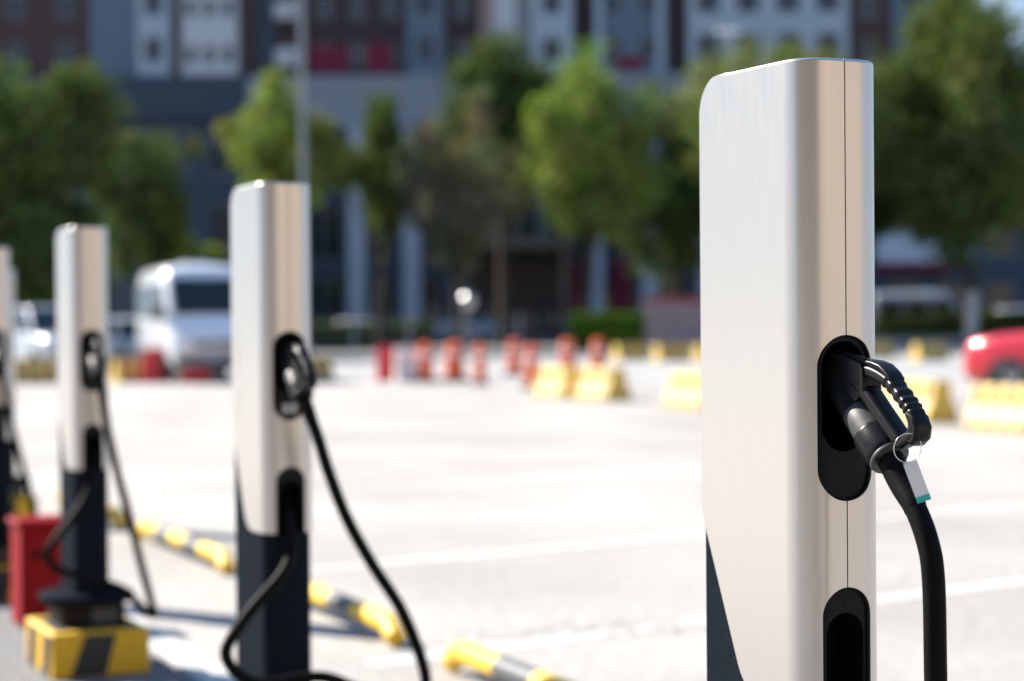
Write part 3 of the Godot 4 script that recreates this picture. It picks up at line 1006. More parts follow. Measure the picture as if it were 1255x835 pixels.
func add_wheel(t: Node3D, x: float, z: float, r: float) -> void:
	var w := Node3D.new()
	w.name = "wheel"
	t.add_child(w, true)
	w.position = Vector3(x, r, z)
	var xf := Transform3D(Basis(Vector3.BACK, -PI / 2 * signf(x)), Vector3.ZERO)
	part(w, "tyre", MB.new().lathe([Vector2(r * 0.62, -0.10), Vector2(r * 0.9, -0.105), Vector2(r, -0.07), Vector2(r, 0.07), Vector2(r * 0.93, 0.10), Vector2(r * 0.66, 0.105), Vector2(r * 0.62, 0.08)], 24, xf).mesh(), M.tyre)
	var rim_mb := MB.new().lathe([Vector2(r * 0.66, 0.09), Vector2(r * 0.6, 0.095), Vector2(r * 0.58, 0.05), Vector2(0.0, 0.045)], 24, xf)
	for k in 5:
		rim_mb.box(xf * (Vector3(cos(TAU * k / 5), 0, sin(TAU * k / 5)) * r * 0.3 + Vector3(0, 0.075, 0)), Vector3(0.03, r * 0.6, 0.05), 0.004, xf.basis * Basis(Vector3.UP, -TAU * k / 5) * Basis(Vector3.BACK, PI / 2))
	part(w, "rim", rim_mb.mesh(), M.alloy)

# profile: "sedan" or "suv"
func make_car(called: String, label: String, at: Vector3, turn: float, paint: String, style: String, group := "") -> void:
	var t := thing(called, label, "car", at, turn, group)
	var st := [[-2.27, 0.50, 0.42, 0.80], [-2.22, 0.74, 0.32, 0.94], [-2.0, 0.84, 0.25, 1.0], [-1.5, 0.885, 0.22, 1.01], [-0.6, 0.9, 0.2, 0.97], [0.5, 0.9, 0.2, 0.95], [1.05, 0.895, 0.2, 0.93], [1.6, 0.88, 0.22, 0.86], [2.02, 0.82, 0.25, 0.77], [2.24, 0.70, 0.30, 0.68], [2.32, 0.5, 0.38, 0.58]]
	if style == "suv":
		st = [[-2.2, 0.6, 0.5, 1.0], [-2.16, 0.82, 0.38, 1.08], [-1.9, 0.9, 0.3, 1.1], [-0.6, 0.93, 0.28, 1.1], [0.5, 0.93, 0.28, 1.1], [1.05, 0.92, 0.28, 1.09], [1.7, 0.9, 0.3, 1.04], [2.1, 0.84, 0.34, 0.97], [2.24, 0.7, 0.4, 0.84], [2.28, 0.5, 0.46, 0.76]]
	var rings := []
	for q in st:
		rings.append(body_ring(q[0], q[1], q[2], q[3]))
	part(t, "body", MB.new().skin(rings).mesh(), M[paint])
	var belt := 0.93 if style != "suv" else 1.07
	var roof := 1.43 if style != "suv" else 1.72
	var zb: float = {"sedan": -1.85, "hatch": -2.12, "suv": -2.1}[style]
	var zt: float = {"sedan": -1.0, "hatch": -1.35, "suv": -1.85}[style]
	var glass := [plan_ring(0.80, zb, 1.10, belt, 0.16), plan_ring(0.76, lerpf(zb, zt, 0.35), 0.80, lerpf(belt, roof, 0.35), 0.15), plan_ring(0.69, lerpf(zb, zt, 0.75), 0.46, lerpf(belt, roof, 0.75), 0.14), plan_ring(0.635, zt, 0.24, roof - 0.05, 0.13)]
	part(t, "windows", MB.new().skin(glass).mesh(), M.car_glass)
	var top := [plan_ring(0.66, zt - 0.06, 0.30, roof - 0.075, 0.14), plan_ring(0.65, zt - 0.04, 0.27, roof - 0.035, 0.14), plan_ring(0.58, zt + 0.05, 0.15, roof, 0.13), plan_ring(0.3, zt + 0.3, -0.1, roof + 0.02, 0.1)]
	part(t, "roof", MB.new().skin(top).mesh(), M[paint])
	for sx in [-1.0, 1.0]:
		part(t, "pillar", MB.new().tube([Vector3(sx * 0.765, belt - 0.02, 1.05), Vector3(sx * 0.71, lerpf(belt, roof, 0.5), 0.66), Vector3(sx * 0.62, roof - 0.05, 0.24)], 0.045, 8).mesh(), M[paint])
		part(t, "pillar", MB.new().tube([Vector3(sx * 0.80, belt - 0.02, -0.25), Vector3(sx * 0.735, lerpf(belt, roof, 0.5), -0.27), Vector3(sx * 0.64, roof - 0.05, -0.3)], 0.045, 8).mesh(), M[paint])
		part(t, "pillar", MB.new().tube([Vector3(sx * 0.76, belt - 0.02, zb + 0.08), Vector3(sx * 0.70, lerpf(belt, roof, 0.5), lerpf(zb, zt, 0.5) + 0.05), Vector3(sx * 0.61, roof - 0.05, zt + 0.04)], 0.07, 8).mesh(), M[paint])
		var f: Array = st[st.size() - 2]
		part(t, "headlight", MB.new().box(Vector3(sx * f[1] * 0.82, f[3] - 0.10, f[0] - 0.035), Vector3(0.30, 0.12, 0.16), 0.03, Basis(Vector3.UP, sx * 0.45)).mesh(), M.lamp_clear)
		var b: Array = st[1]
		part(t, "taillight", MB.new().box(Vector3(sx * b[1] * 0.86, b[3] - 0.14, b[0] + 0.02), Vector3(0.26, 0.14, 0.12), 0.03, Basis(Vector3.UP, -sx * 0.4)).mesh(), M.lamp_red)
		part(t, "mirror", MB.new().box(Vector3(sx * 0.97, belt + 0.07, 0.72), Vector3(0.16, 0.12, 0.09), 0.03).mesh(), M[paint])
		part(t, "door_handle", MB.new().box(Vector3(sx * 0.905 * (1.0 if style != "suv" else 1.03), belt - 0.13, -0.05), Vector3(0.03, 0.03, 0.16), 0.008).mesh(), M.chrome)
		for z in [-1.38, 1.42]:
			part(t, "wheel_arch", MB.new().lathe([Vector2(0.0, 0.02), Vector2(0.37 * (1.0 if style != "suv" else 1.1), 0.02), Vector2(0.37 * (1.0 if style != "suv" else 1.1), -0.12)], 24, Transform3D(Basis(Vector3.BACK, -PI / 2 * sx), Vector3(sx * 0.885, 0.33, z))).mesh(), M.tyre)
			add_wheel(t, sx * 0.83, z, 0.32 if style != "suv" else 0.36)
	part(t, "number_plate", MB.new().box(Vector3(0, 0.5, 2.34 if style != "suv" else 2.30), Vector3(0.44, 0.13, 0.02), 0.004).mesh(), M.car_blue)
	part(t, "grille", MB.new().box(Vector3(0, 0.63 if style != "suv" else 0.78, 2.29 if style != "suv" else 2.27), Vector3(0.7, 0.10, 0.06), 0.02).mesh(), M.car_dark)

func make_minibus(called: String, label: String, at: Vector3, turn: float, paint: String) -> void:
	var t := thing(called, label, "minibus", at, turn)
	var st := [[-2.3, 0.82, 0.45, 2.3], [-2.26, 0.92, 0.35, 2.42], [-2.0, 0.95, 0.3, 2.52], [0.6, 0.95, 0.3, 2.54], [1.2, 0.945, 0.3, 2.50], [1.42, 0.935, 0.3, 2.36], [1.75, 0.93, 0.3, 1.85], [2.0, 0.92, 0.3, 1.42], [2.2, 0.89, 0.32, 1.20], [2.38, 0.80, 0.36, 1.02], [2.44, 0.62, 0.42, 0.86]]
	var rings := []
	for q in st:
		rings.append(body_ring(q[0], q[1], q[2], q[3], 0.05))
	part(t, "body", MB.new().skin(rings).mesh(), M[paint])
	# windscreen follows the slope of the front
	var tilt := atan2(0.94, 0.58)
	part(t, "windscreen", MB.new().box(Vector3(0, 1.87, 1.78), Vector3(1.52, 0.90, 0.05), 0.02, Basis(Vector3.RIGHT, -(PI / 2 - tilt))).mesh(), M.car_glass)
	for s in [-1.0, 1.0]:
		part(t, "cab_window", MB.new().prism(PackedVector2Array([Vector2(0.55, 1.38), Vector2(1.82, 1.38), Vector2(1.36, 2.14), Vector2(0.55, 2.14)]), -0.01, 0.012, Transform3D(Basis(Vector3(0, 0, 1), Vector3(0, 1, 0), Vector3(-1, 0, 0)), Vector3(s * 0.94, 0, 0))).mesh(), M.car_glass)
		part(t, "side_window", MB.new().box(Vector3(s * 0.94, 1.76, -0.15), Vector3(0.03, 0.74, 1.2), 0.01).mesh(), M.car_glass)
		part(t, "side_window", MB.new().box(Vector3(s * 0.94, 1.76, -1.45), Vector3(0.03, 0.74, 1.2), 0.01).mesh(), M.car_glass)
		part(t, "headlight", MB.new().box(Vector3(s * 0.68, 0.98, 2.30), Vector3(0.32, 0.22, 0.18), 0.05, Basis(Vector3.UP, s * 0.4)).mesh(), M.lamp_clear)
		part(t, "mirror", MB.new().box(Vector3(s * 1.06, 1.55, 1.75), Vector3(0.18, 0.28, 0.10), 0.03).mesh(), M.car_dark)
		for z in [-1.4, 1.5]:
			part(t, "wheel_arch", MB.new().lathe([Vector2(0.0, 0.02), Vector2(0.40, 0.02), Vector2(0.40, -0.12)], 24, Transform3D(Basis(Vector3.BACK, -PI / 2 * s), Vector3(s * 0.93, 0.36, z))).mesh(), M.tyre)
			add_wheel(t, s * 0.875, z, 0.35)
	part(t, "grille", MB.new().box(Vector3(0, 0.86, 2.41), Vector3(0.9, 0.16, 0.06), 0.02).mesh(), M.car_dark)
	part(t, "bumper", MB.new().box(Vector3(0, 0.50, 2.38), Vector3(1.6, 0.26, 0.18), 0.06).mesh(), M.car_dark)
	part(t, "number_plate", MB.new().box(Vector3(0, 0.52, 2.48), Vector3(0.44, 0.13, 0.02), 0.004).mesh(), M.car_blue)
	part(t, "roof_vent", MB.new().box(Vector3(0.0, 2.60, 0.2), Vector3(0.6, 0.08, 0.6), 0.02).mesh(), M[paint])

func make_vehicles() -> void:
	make_minibus("minibus", "white minibus parked behind the red barrier blocks", Vector3(-7.1, -0.006, -44.2), 19.0, "car_white")
	make_car("sedan_car", "red car parked behind the striped barriers at the right edge", Vector3(8.72, 0, -27.8), -127.0, "car_red", "suv")
	make_car("offroad_car", "silver off-road car half hidden behind the two farther posts", Vector3(-11.3, -0.006, -48.5), 32.0, "car_silver", "suv")
	make_car("sedan_car", "silver car between the third post and the minibus", Vector3(-9.1, -0.006, -48.8), 70.0, "car_silver", "sedan")
	make_car("sedan_car", "white car on the road behind the fence, left of the entrance", Vector3(-7.2, -0.06, -97.0), 62.0, "car_white", "sedan", "cars on the road beyond the fence")
	make_car("sedan_car", "dark car on the road behind the second post", Vector3(-13.2, -0.06, -101.0), 88.0, "car_blue", "sedan", "cars on the road beyond the fence")
	make_car("sedan_car", "silver car parked before the dark entrance doors", Vector3(-2.2, 0.10, -116.5), 80.0, "car_silver", "sedan", "cars on the road beyond the fence")
	make_minibus("minibus", "pale grey minibus parked under the shop sign", Vector3(20.0, -0.06, -97.0), 80.0, "car_silver")
	make_car("sedan_car", "silver car behind the whitewashed tree trunk", Vector3(24.6, -0.06, -103.0), 92.0, "car_silver", "sedan", "cars on the road beyond the fence")
	make_car("offroad_car", "pale car at the right edge beyond the dark hedge", Vector3(25.4, -0.06, -96.0), 90.0, "car_white", "suv", "cars on the road beyond the fence")
	make_car("sedan_car", "dark car by the building behind the large dark tree", Vector3(-20.0, -0.06, -99.0), 90.0, "car_dark", "sedan", "cars on the road beyond the fence")

# ---------------------------------------------------------------- plants
func leaves(mb: MB, centre: Vector3, spread: Vector3, count: int, size: float, rng: RandomNumberGenerator, tint: Color) -> void:
	for i in count:
		var d := Vector3(rng.randfn(), rng.randfn(), rng.randfn()) * 0.5
		if d.length() > 1.15:
			d = d.normalized() * 1.15 * rng.randf_range(0.6, 1.0)
		var p := centre + d * spread
		var a := Vector3(rng.randfn(), rng.randfn(), rng.randfn()).normalized()
		var b := a.cross(Vector3(rng.randfn(), rng.randfn(), rng.randfn())).normalized()
		var s := size * rng.randf_range(0.65, 1.3)
		var nn := a.cross(b)
		var before := mb.v.size()
		mb.quad(p - a * s, p + b * s * 0.45, p + a * s, p - b * s * 0.45, nn)
		var k := rng.randf_range(0.8, 1.2)
		for q in mb.v.size() - before:
			mb.c.push_back(Color(tint.r * k, tint.g * k, tint.b * k))

func make_tree(called: String, label: String, at: Vector3, trunk_top: float, centre_y: float, rx: float, ry: float, leaf: String, seed_: int, clumps := 46, per := 95, size := 0.17, whitewash := false, lean := 0.0) -> void:
	var t := thing(called, label, "tree", at, 0.0, "trees along the street")
	var rng := RandomNumberGenerator.new()
	rng.seed = seed_
	var tr := MB.new()
	var top := Vector3(lean + rng.randf_range(-0.2, 0.2), trunk_top, rng.randf_range(-0.2, 0.2))
	var pts := catmull([Vector3.ZERO - Vector3(0, 0.1, 0), Vector3(rng.randf_range(-0.1, 0.1), trunk_top * 0.35, 0), top * Vector3(0.6, 0.75, 0.6), top], 5)
	var r0 := 0.10 + centre_y * 0.013
	var rr := []
	for i in pts.size():
		rr.append(lerpf(r0 * 1.15, r0 * 0.62, float(i) / (pts.size() - 1)))
	tr.tube(pts, rr, 10)
	var cm := MB.new()
	var centres := []
	for i in clumps:
		var d := Vector3(rng.randfn(), rng.randfn(), rng.randfn()).normalized()
		var k := pow(rng.randf(), 0.42)
		var off := d * k * Vector3(rx, ry, rx)
		off.x *= 1.0 + 0.26 * sin(d.y * 4.0 + seed_)
		off.y *= 1.0 + 0.18 * sin(d.x * 5.0 + seed_ * 2.0)
		if off.y < -ry * 0.55:
			off.x *= 0.75
			off.z *= 0.75
		centres.append(Vector3(lean * 1.2, centre_y, 0) + off)
	for i in mini(9, clumps):
		var e: Vector3 = centres[i * (clumps / 9)]
		var s: Vector3 = pts[int(pts.size() * (0.62 + 0.04 * i))] if i < 8 else top
		tr.tube(catmull([s, s.lerp(e, 0.5) + Vector3(0, ry * 0.12, 0), e], 4), [r0 * 0.42, r0 * 0.38, r0 * 0.33, r0 * 0.3, r0 * 0.26, r0 * 0.22, r0 * 0.18, r0 * 0.13, r0 * 0.08], 6)
	part(t, "trunk", tr.mesh(), M.bark)
	if whitewash:
		part(t, "whitewash_band", MB.new().tube([pts[0] + Vector3(0, 0.1, 0), pts[2], pts[5], pts[5].lerp(pts[6], 0.35)], [r0 * 1.24, r0 * 1.16, r0 * 1.06, r0 * 1.04], 12).mesh(), M.whitewash)
	for c in centres:
		var w := rng.randf_range(0.6, 1.45)
		var tint := Color(rng.randf_range(0.72, 1.45), rng.randf_range(0.78, 1.22), rng.randf_range(0.7, 1.2))
		leaves(cm, c, Vector3(rx, ry * 0.8, rx) * 0.31 * w, int(per * w * 0.85), size, rng, tint)
	part(t, "crown", cm.mesh(), M[leaf])

func make_hedge(label: String, at: Vector3, size: Vector3, leaf: String, seed_: int) -> void:
	var t := thing("hedge", label, "hedge", at)
	var rng := RandomNumberGenerator.new()
	rng.seed = seed_
	part(t, "core", MB.new().box(Vector3(0, size.y * 0.45, 0), size * Vector3(0.92, 0.9, 0.84), 0.08).mesh(), M[leaf])
	var mb := MB.new()
	var count := int(size.x * size.y * 1500)
	for i in count:
		var p := Vector3(rng.randf_range(-0.5, 0.5), rng.randf_range(0.0, 1.0), rng.randf_range(-0.5, 0.5))
		match rng.randi() % 3:
			0: p.z = 0.5 * signf(p.z)
			1: p.y = 1.0
			2: p.x = 0.5 * signf(p.x) if rng.randf() < 0.4 else p.x
		p = p * size + Vector3(rng.randfn(), rng.randfn(), rng.randfn()) * 0.05
		leaves(mb, p, Vector3.ONE * 0.03, 1, 0.085, rng, Color(1, 1, 1))
	part(t, "foliage", mb.mesh(), M[leaf])

func make_plants() -> void:
	# label, position, trunk top, crown centre, rx, ry, leaf, seed
	make_tree("broadleaf_tree", "large dark green tree above the two farther charging posts", Vector3(-18.2, 0.11, -71.0), 3.2, 5.9, 3.6, 4.9, "leaf_mid", 11, 110, 260, 0.2)
	make_tree("broadleaf_tree", "olive green tree beside the large dark tree, above the minibus", Vector3(-15.6, 0.11, -85.0), 4.0, 6.5, 2.3, 3.6, "leaf_mid", 12, 55, 168)
	make_tree("broadleaf_tree", "light green round tree behind the second post and the lamp post", Vector3(-9.4, 0.11, -80.0), 4.5, 7.9, 2.1, 2.7, "leaf_fresh", 13, 52, 168)
	make_tree("broadleaf_tree", "slim green tree before the light grey band of the building", Vector3(-5.4, 0.11, -82.0), 4.2, 7.6, 1.5, 2.9, "leaf_mid", 14, 44, 151)
	make_tree("broadleaf_tree", "dusty brown leaved tree in front of the entrance", Vector3(-2.2, 0.11, -81.0), 3.6, 7.0, 2.3, 3.6, "leaf_dusty", 15, 57, 142, 0.15)
	make_tree("broadleaf_tree", "tall dark green tree behind the dusty and the bright green trees", Vector3(-0.4, 0.11, -88.0), 6.0, 10.4, 3.0, 3.2, "leaf_dark", 16, 66, 184, 0.2)
	make_tree("broadleaf_tree", "bright green rounded tree standing over the clipped hedge", Vector3(3.0, 0.11, -79.0), 4.4, 7.8, 2.55, 3.3, "leaf_fresh", 17, 81, 184, 0.17, false, 0.3)
	make_tree("broadleaf_tree", "dark green tree filling the gap left of the nearest post", Vector3(7.2, 0.11, -88.0), 4.5, 7.0, 2.6, 4.0, "leaf_dark", 18, 61, 168, 0.19)
	make_tree("broadleaf_tree", "pale olive tree rising behind the top of the nearest post", Vector3(10.8, 0.11, -78.0), 4.6, 8.2, 4.1, 3.8, "leaf_olive", 19, 99, 184, 0.18)
	make_tree("broadleaf_tree", "tall dark tree with whitewashed trunk right of the nearest post", Vector3(17.7, 0.5, -76.5), 4.6, 8.5, 3.6, 4.9, "leaf_mid", 20, 110, 201, 0.2, true, -0.5)
	make_tree("broadleaf_tree", "dark tree between the nearest post and the whitewashed trunk", Vector3(14.6, 0.5, -84.0), 4.4, 7.2, 2.6, 3.4, "leaf_dark", 21, 66, 184, 0.19)
	make_tree("broadleaf_tree", "dark tree at the right edge of the photo", Vector3(23.6, 0.5, -86.0), 4.4, 8.0, 3.4, 4.6, "leaf_dark", 22, 88, 184, 0.2)
	make_tree("garden_bush", "small fresh green bush above the minibus roof", Vector3(-14.2, 0.11, -89.0), 1.8, 3.7, 1.4, 1.5, "leaf_fresh", 23, 28, 134, 0.15)
	make_hedge("clipped green hedge between the fence and the pink hoarding", Vector3(3.5, 0.11, -73.0), Vector3(2.6, 1.3, 1.1), "leaf_hedge", 31)
	make_hedge("low dark hedge under the whitewashed tree", Vector3(20.5, 0.5, -78.5), Vector3(7.5, 0.9, 1.4), "leaf_dark", 32)
	make_hedge("low green hedge between the nearest post and the whitewashed trunk", Vector3(15.4, 0.5, -77.5), Vector3(2.3, 0.75, 1.2), "leaf_mid", 33)
	make_hedge("low green hedge behind the metal fence", Vector3(-6.0, 0.11, -83.0), Vector3(5.0, 1.0, 1.0), "leaf_mid", 34)
	var t := thing("planter_wall", "low grey planter wall under the dark trees", "wall", Vector3(18.2, 0.11, -76.6))
	part(t, "wall", MB.new().box(Vector3(0, 0.17, 2.2), Vector3(12.0, 0.44, 0.3), 0.02).mesh(), M.kerb)
	part(t, "soil", MB.new().box(Vector3(0, 0.15, -5.0), Vector3(12.0, 0.48, 14.0)).mesh(), M.bark)

# ---------------------------------------------------------------- street furniture
func make_fence() -> void:
	var t := thing("metal_fence", "grey metal railing fence along the pavement behind the orange posts", "fence", Vector3(-4.7, 0.11, -79.2))
	var bars := MB.new()
	var k := 0
	while k <= 6:
		part(t, "post", MB.new().box(Vector3(-6.0 + k * 2.2, 0.72, 0), Vector3(0.16, 1.44, 0.16), 0.02).mesh(), M.galvanised)
		if k < 6:
			for y in [0.2, 1.28]:
				part(t, "rail", MB.new().box(Vector3(-4.9 + k * 2.2, y, 0), Vector3(2.03, 0.07, 0.06), 0.01).mesh(), M.railing)
			for q in 13:
				bars.box(Vector3(-5.82 + k * 2.2 + q * 0.153, 0.74, 0), Vector3(0.03, 1.02, 0.03))
		k += 1
	var b := part(t, "bars", bars.mesh(), M.railing)
	b.set_meta("kind", "stuff")

func make_lamp(label: String, at: Vector3, h: float, arm: float, m: String) -> void:
	var t := thing("street_lamp", label, "street lamp", at, 0.0, "street lamps")
	part(t, "base", MB.new().lathe([Vector2(0.0, 0.0), Vector2(0.24, 0.0), Vector2(0.24, 0.5), Vector2(0.15, 0.6), Vector2(0.12, 0.62)], 16).mesh(), M[m])
	part(t, "pole", MB.new().tube([Vector3(0, 0.5, 0), Vector3(0, h * 0.6, 0), Vector3(0, h, 0)], [0.11, 0.09, 0.06], 14).mesh(), M[m])
	part(t, "arm", MB.new().tube(catmull([Vector3(0, h - 0.1, 0), Vector3(arm * 0.5, h + 0.45, 0), Vector3(arm, h + 0.55, 0)], 6), 0.05, 10).mesh(), M[m])
	part(t, "lamp_head", MB.new().box(Vector3(arm * 1.12, h + 0.53, 0), Vector3(0.9, 0.16, 0.36), 0.06).mesh(), M.lamp_head)

func make_street() -> void:
	make_fence()
	make_lamp("grey lamp post rising behind the second charging post", Vector3(-6.9, -0.006, -66.0), 16.0, -2.0, "galvanised")
	make_lamp("lamp post with shiny head above the top of the nearest post", Vector3(9.5, 0.11, -74.0), 11.35, -1.2, "galvanised")
	make_lamp("lamp post reaching in at the upper right corner", Vector3(20.2, 0.11, -72.0), 12.35, -2.1, "galvanised")
	var g := thing("globe_lamp", "small post lamp whose shiny globe catches the sun behind the fence", "lamp post", Vector3(-1.85, 0.11, -84.0))
	part(g, "post", MB.new().tube([Vector3(0, 0, 0), Vector3(0, 1.72, 0)], 0.06, 12).mesh(), M.galvanised)
	var prof := []
	for i in 17:
		var a := -PI / 2 + PI * i / 16.0
		prof.append(Vector2(cos(a) * 0.34, 2.03 + sin(a) * 0.34))
	part(g, "globe", MB.new().lathe(prof, 32).mesh(), M.polished_globe)
	var t := thing("hoarding", "pale pink hoarding with a red top rail beside the clipped hedge", "hoarding", Vector3(6.75, 0.11, -79.6))
	for k in 4:
		part(t, "board", MB.new().box(Vector3(-1.05 + k * 0.7, 1.0, 0), Vector3(0.69, 1.75, 0.06), 0.01).mesh(), M.hoarding_pink)
	part(t, "top_rail", MB.new().box(Vector3(0, 1.95, 0), Vector3(2.85, 0.18, 0.09), 0.01).mesh(), M.barrier_red)
	for x in [-1.3, 0.0, 1.3]:
		part(t, "leg", MB.new().box(Vector3(x, 0.95, -0.06), Vector3(0.08, 1.9, 0.06)).mesh(), M.galvanised)

# ---------------------------------------------------------------- buildings
var win_cache := {}

func window_meshes(w: float, h: float) -> Array:
	var key := "%.2f_%.2f" % [w, h]
	if not win_cache.has(key):
		var f := MB.new()
		f.box(Vector3(0, h / 2 - 0.04, 0), Vector3(w, 0.08, 0.08)).box(Vector3(0, -h / 2 + 0.04, 0), Vector3(w, 0.08, 0.08))
		f.box(Vector3(-w / 2 + 0.04, 0, 0), Vector3(0.08, h - 0.16, 0.08)).box(Vector3(w / 2 - 0.04, 0, 0), Vector3(0.08, h - 0.16, 0.08))
		f.box(Vector3(0, 0, 0), Vector3(0.06, h - 0.16, 0.07))
		var p := MB.new().box(Vector3(0, 0, -0.03), Vector3(w - 0.1, h - 0.1, 0.02))
		win_cache[key] = [f.mesh(), p.mesh()]
	return win_cache[key]

# one wall facing the street with real window openings; at = lower left front corner
func wall(t: Node3D, called: String, at: Vector3, w: float, h: float, depth: float, m: String, cols: int, floors: int, ww: float, wh: float, sill := 0.9, face := 1.0) -> void:
	var mb := MB.new()
	var b := Basis(Vector3.UP, 0.0 if face > 0 else PI)
	var f := func(x: float, y: float, z: float) -> Vector3:
		return at + b * Vector3(x, y, z)
	var nz := b * Vector3.BACK
	var rec := 0.22
	if cols > 0:
		var cw := w / cols
		var ch := h / floors
		for i in cols:
			for j in floors:
				var x0 := cw * i
				var x1 := cw * (i + 1)
				var y0 := ch * j
				var y1 := ch * (j + 1)
				var a0 := (x0 + x1 - ww) / 2
				var a1 := (x0 + x1 + ww) / 2
				var b0 := y0 + sill
				var b1 := minf(b0 + wh, y1 - 0.05)
				mb.quad(f.call(x0, y0, 0), f.call(x1, y0, 0), f.call(x1, b0, 0), f.call(x0, b0, 0), nz)
				mb.quad(f.call(x0, b1, 0), f.call(x1, b1, 0), f.call(x1, y1, 0), f.call(x0, y1, 0), nz)
				mb.quad(f.call(x0, b0, 0), f.call(a0, b0, 0), f.call(a0, b1, 0), f.call(x0, b1, 0), nz)
				mb.quad(f.call(a1, b0, 0), f.call(x1, b0, 0), f.call(x1, b1, 0), f.call(a1, b1, 0), nz)
				mb.quad(f.call(a0, b0, 0), f.call(a1, b0, 0), f.call(a1, b0, -rec), f.call(a0, b0, -rec), Vector3.UP)
				mb.quad(f.call(a0, b1, 0), f.call(a1, b1, 0), f.call(a1, b1, -rec), f.call(a0, b1, -rec), Vector3.DOWN)
				mb.quad(f.call(a0, b0, 0), f.call(a0, b1, 0), f.call(a0, b1, -rec), f.call(a0, b0, -rec), b * Vector3.RIGHT)
				mb.quad(f.call(a1, b0, 0), f.call(a1, b1, 0), f.call(a1, b1, -rec), f.call(a1, b0, -rec), b * Vector3.LEFT)
				var wm := window_meshes(ww, b1 - b0)
				var o := part(t, "window", wm[0], M.window_frame, f.call((a0 + a1) / 2, (b0 + b1) / 2, -rec + 0.05))
				o.basis = b
				part(o, "pane", wm[1], M.window_glass)
	else:
		mb.quad(f.call(0, 0, 0), f.call(w, 0, 0), f.call(w, h, 0), f.call(0, h, 0), nz)
	mb.quad(f.call(0, 0, 0), f.call(0, h, 0), f.call(0, h, -depth), f.call(0, 0, -depth), b * Vector3.LEFT)
	mb.quad(f.call(w, 0, 0), f.call(w, h, 0), f.call(w, h, -depth), f.call(w, 0, -depth), b * Vector3.RIGHT)
	mb.quad(f.call(0, h, 0), f.call(w, h, 0), f.call(w, h, -depth), f.call(0, h, -depth), Vector3.UP)
	mb.quad(f.call(0, 0, -depth), f.call(w, 0, -depth), f.call(w, h, -depth), f.call(0, h, -depth), -nz)
	if cols > 0:
		mb.quad(f.call(0, 0, -rec - 0.06), f.call(w, 0, -rec - 0.06), f.call(w, h, -rec - 0.06), f.call(0, h, -rec - 0.06), nz)
	part(t, called, mb.mesh(), M[m])

func balconies(t: Node3D, x: float, w: float, y0: float, n: int, z: float, m: String, round_: bool) -> void:
	for k in n:
		var y := y0 + 3.0 * k
		var mb := MB.new()
		if round_:
			mb.lathe([Vector2(0, 0.0), Vector2(w / 2, 0.0), Vector2(w / 2 + 0.04, 0.1), Vector2(w / 2 + 0.04, 1.1), Vector2(w / 2 - 0.08, 1.12), Vector2(w / 2 - 0.08, 0.15), Vector2(0, 0.15)], 24, Transform3D(Basis(), Vector3(x, y, z)))
		else:
			mb.box(Vector3(x, y + 0.08, z), Vector3(w, 0.16, 1.3), 0.02).box(Vector3(x, y + 0.62, z + 0.6), Vector3(w, 0.92, 0.1), 0.02)
			mb.box(Vector3(x - w / 2 + 0.05, y + 0.62, z - 0.02), Vector3(0.1, 0.92, 1.1), 0.01).box(Vector3(x + w / 2 - 0.05, y + 0.62, z - 0.02), Vector3(0.1, 0.92, 1.1), 0.01)
		part(t, "balcony", mb.mesh(), M[m])

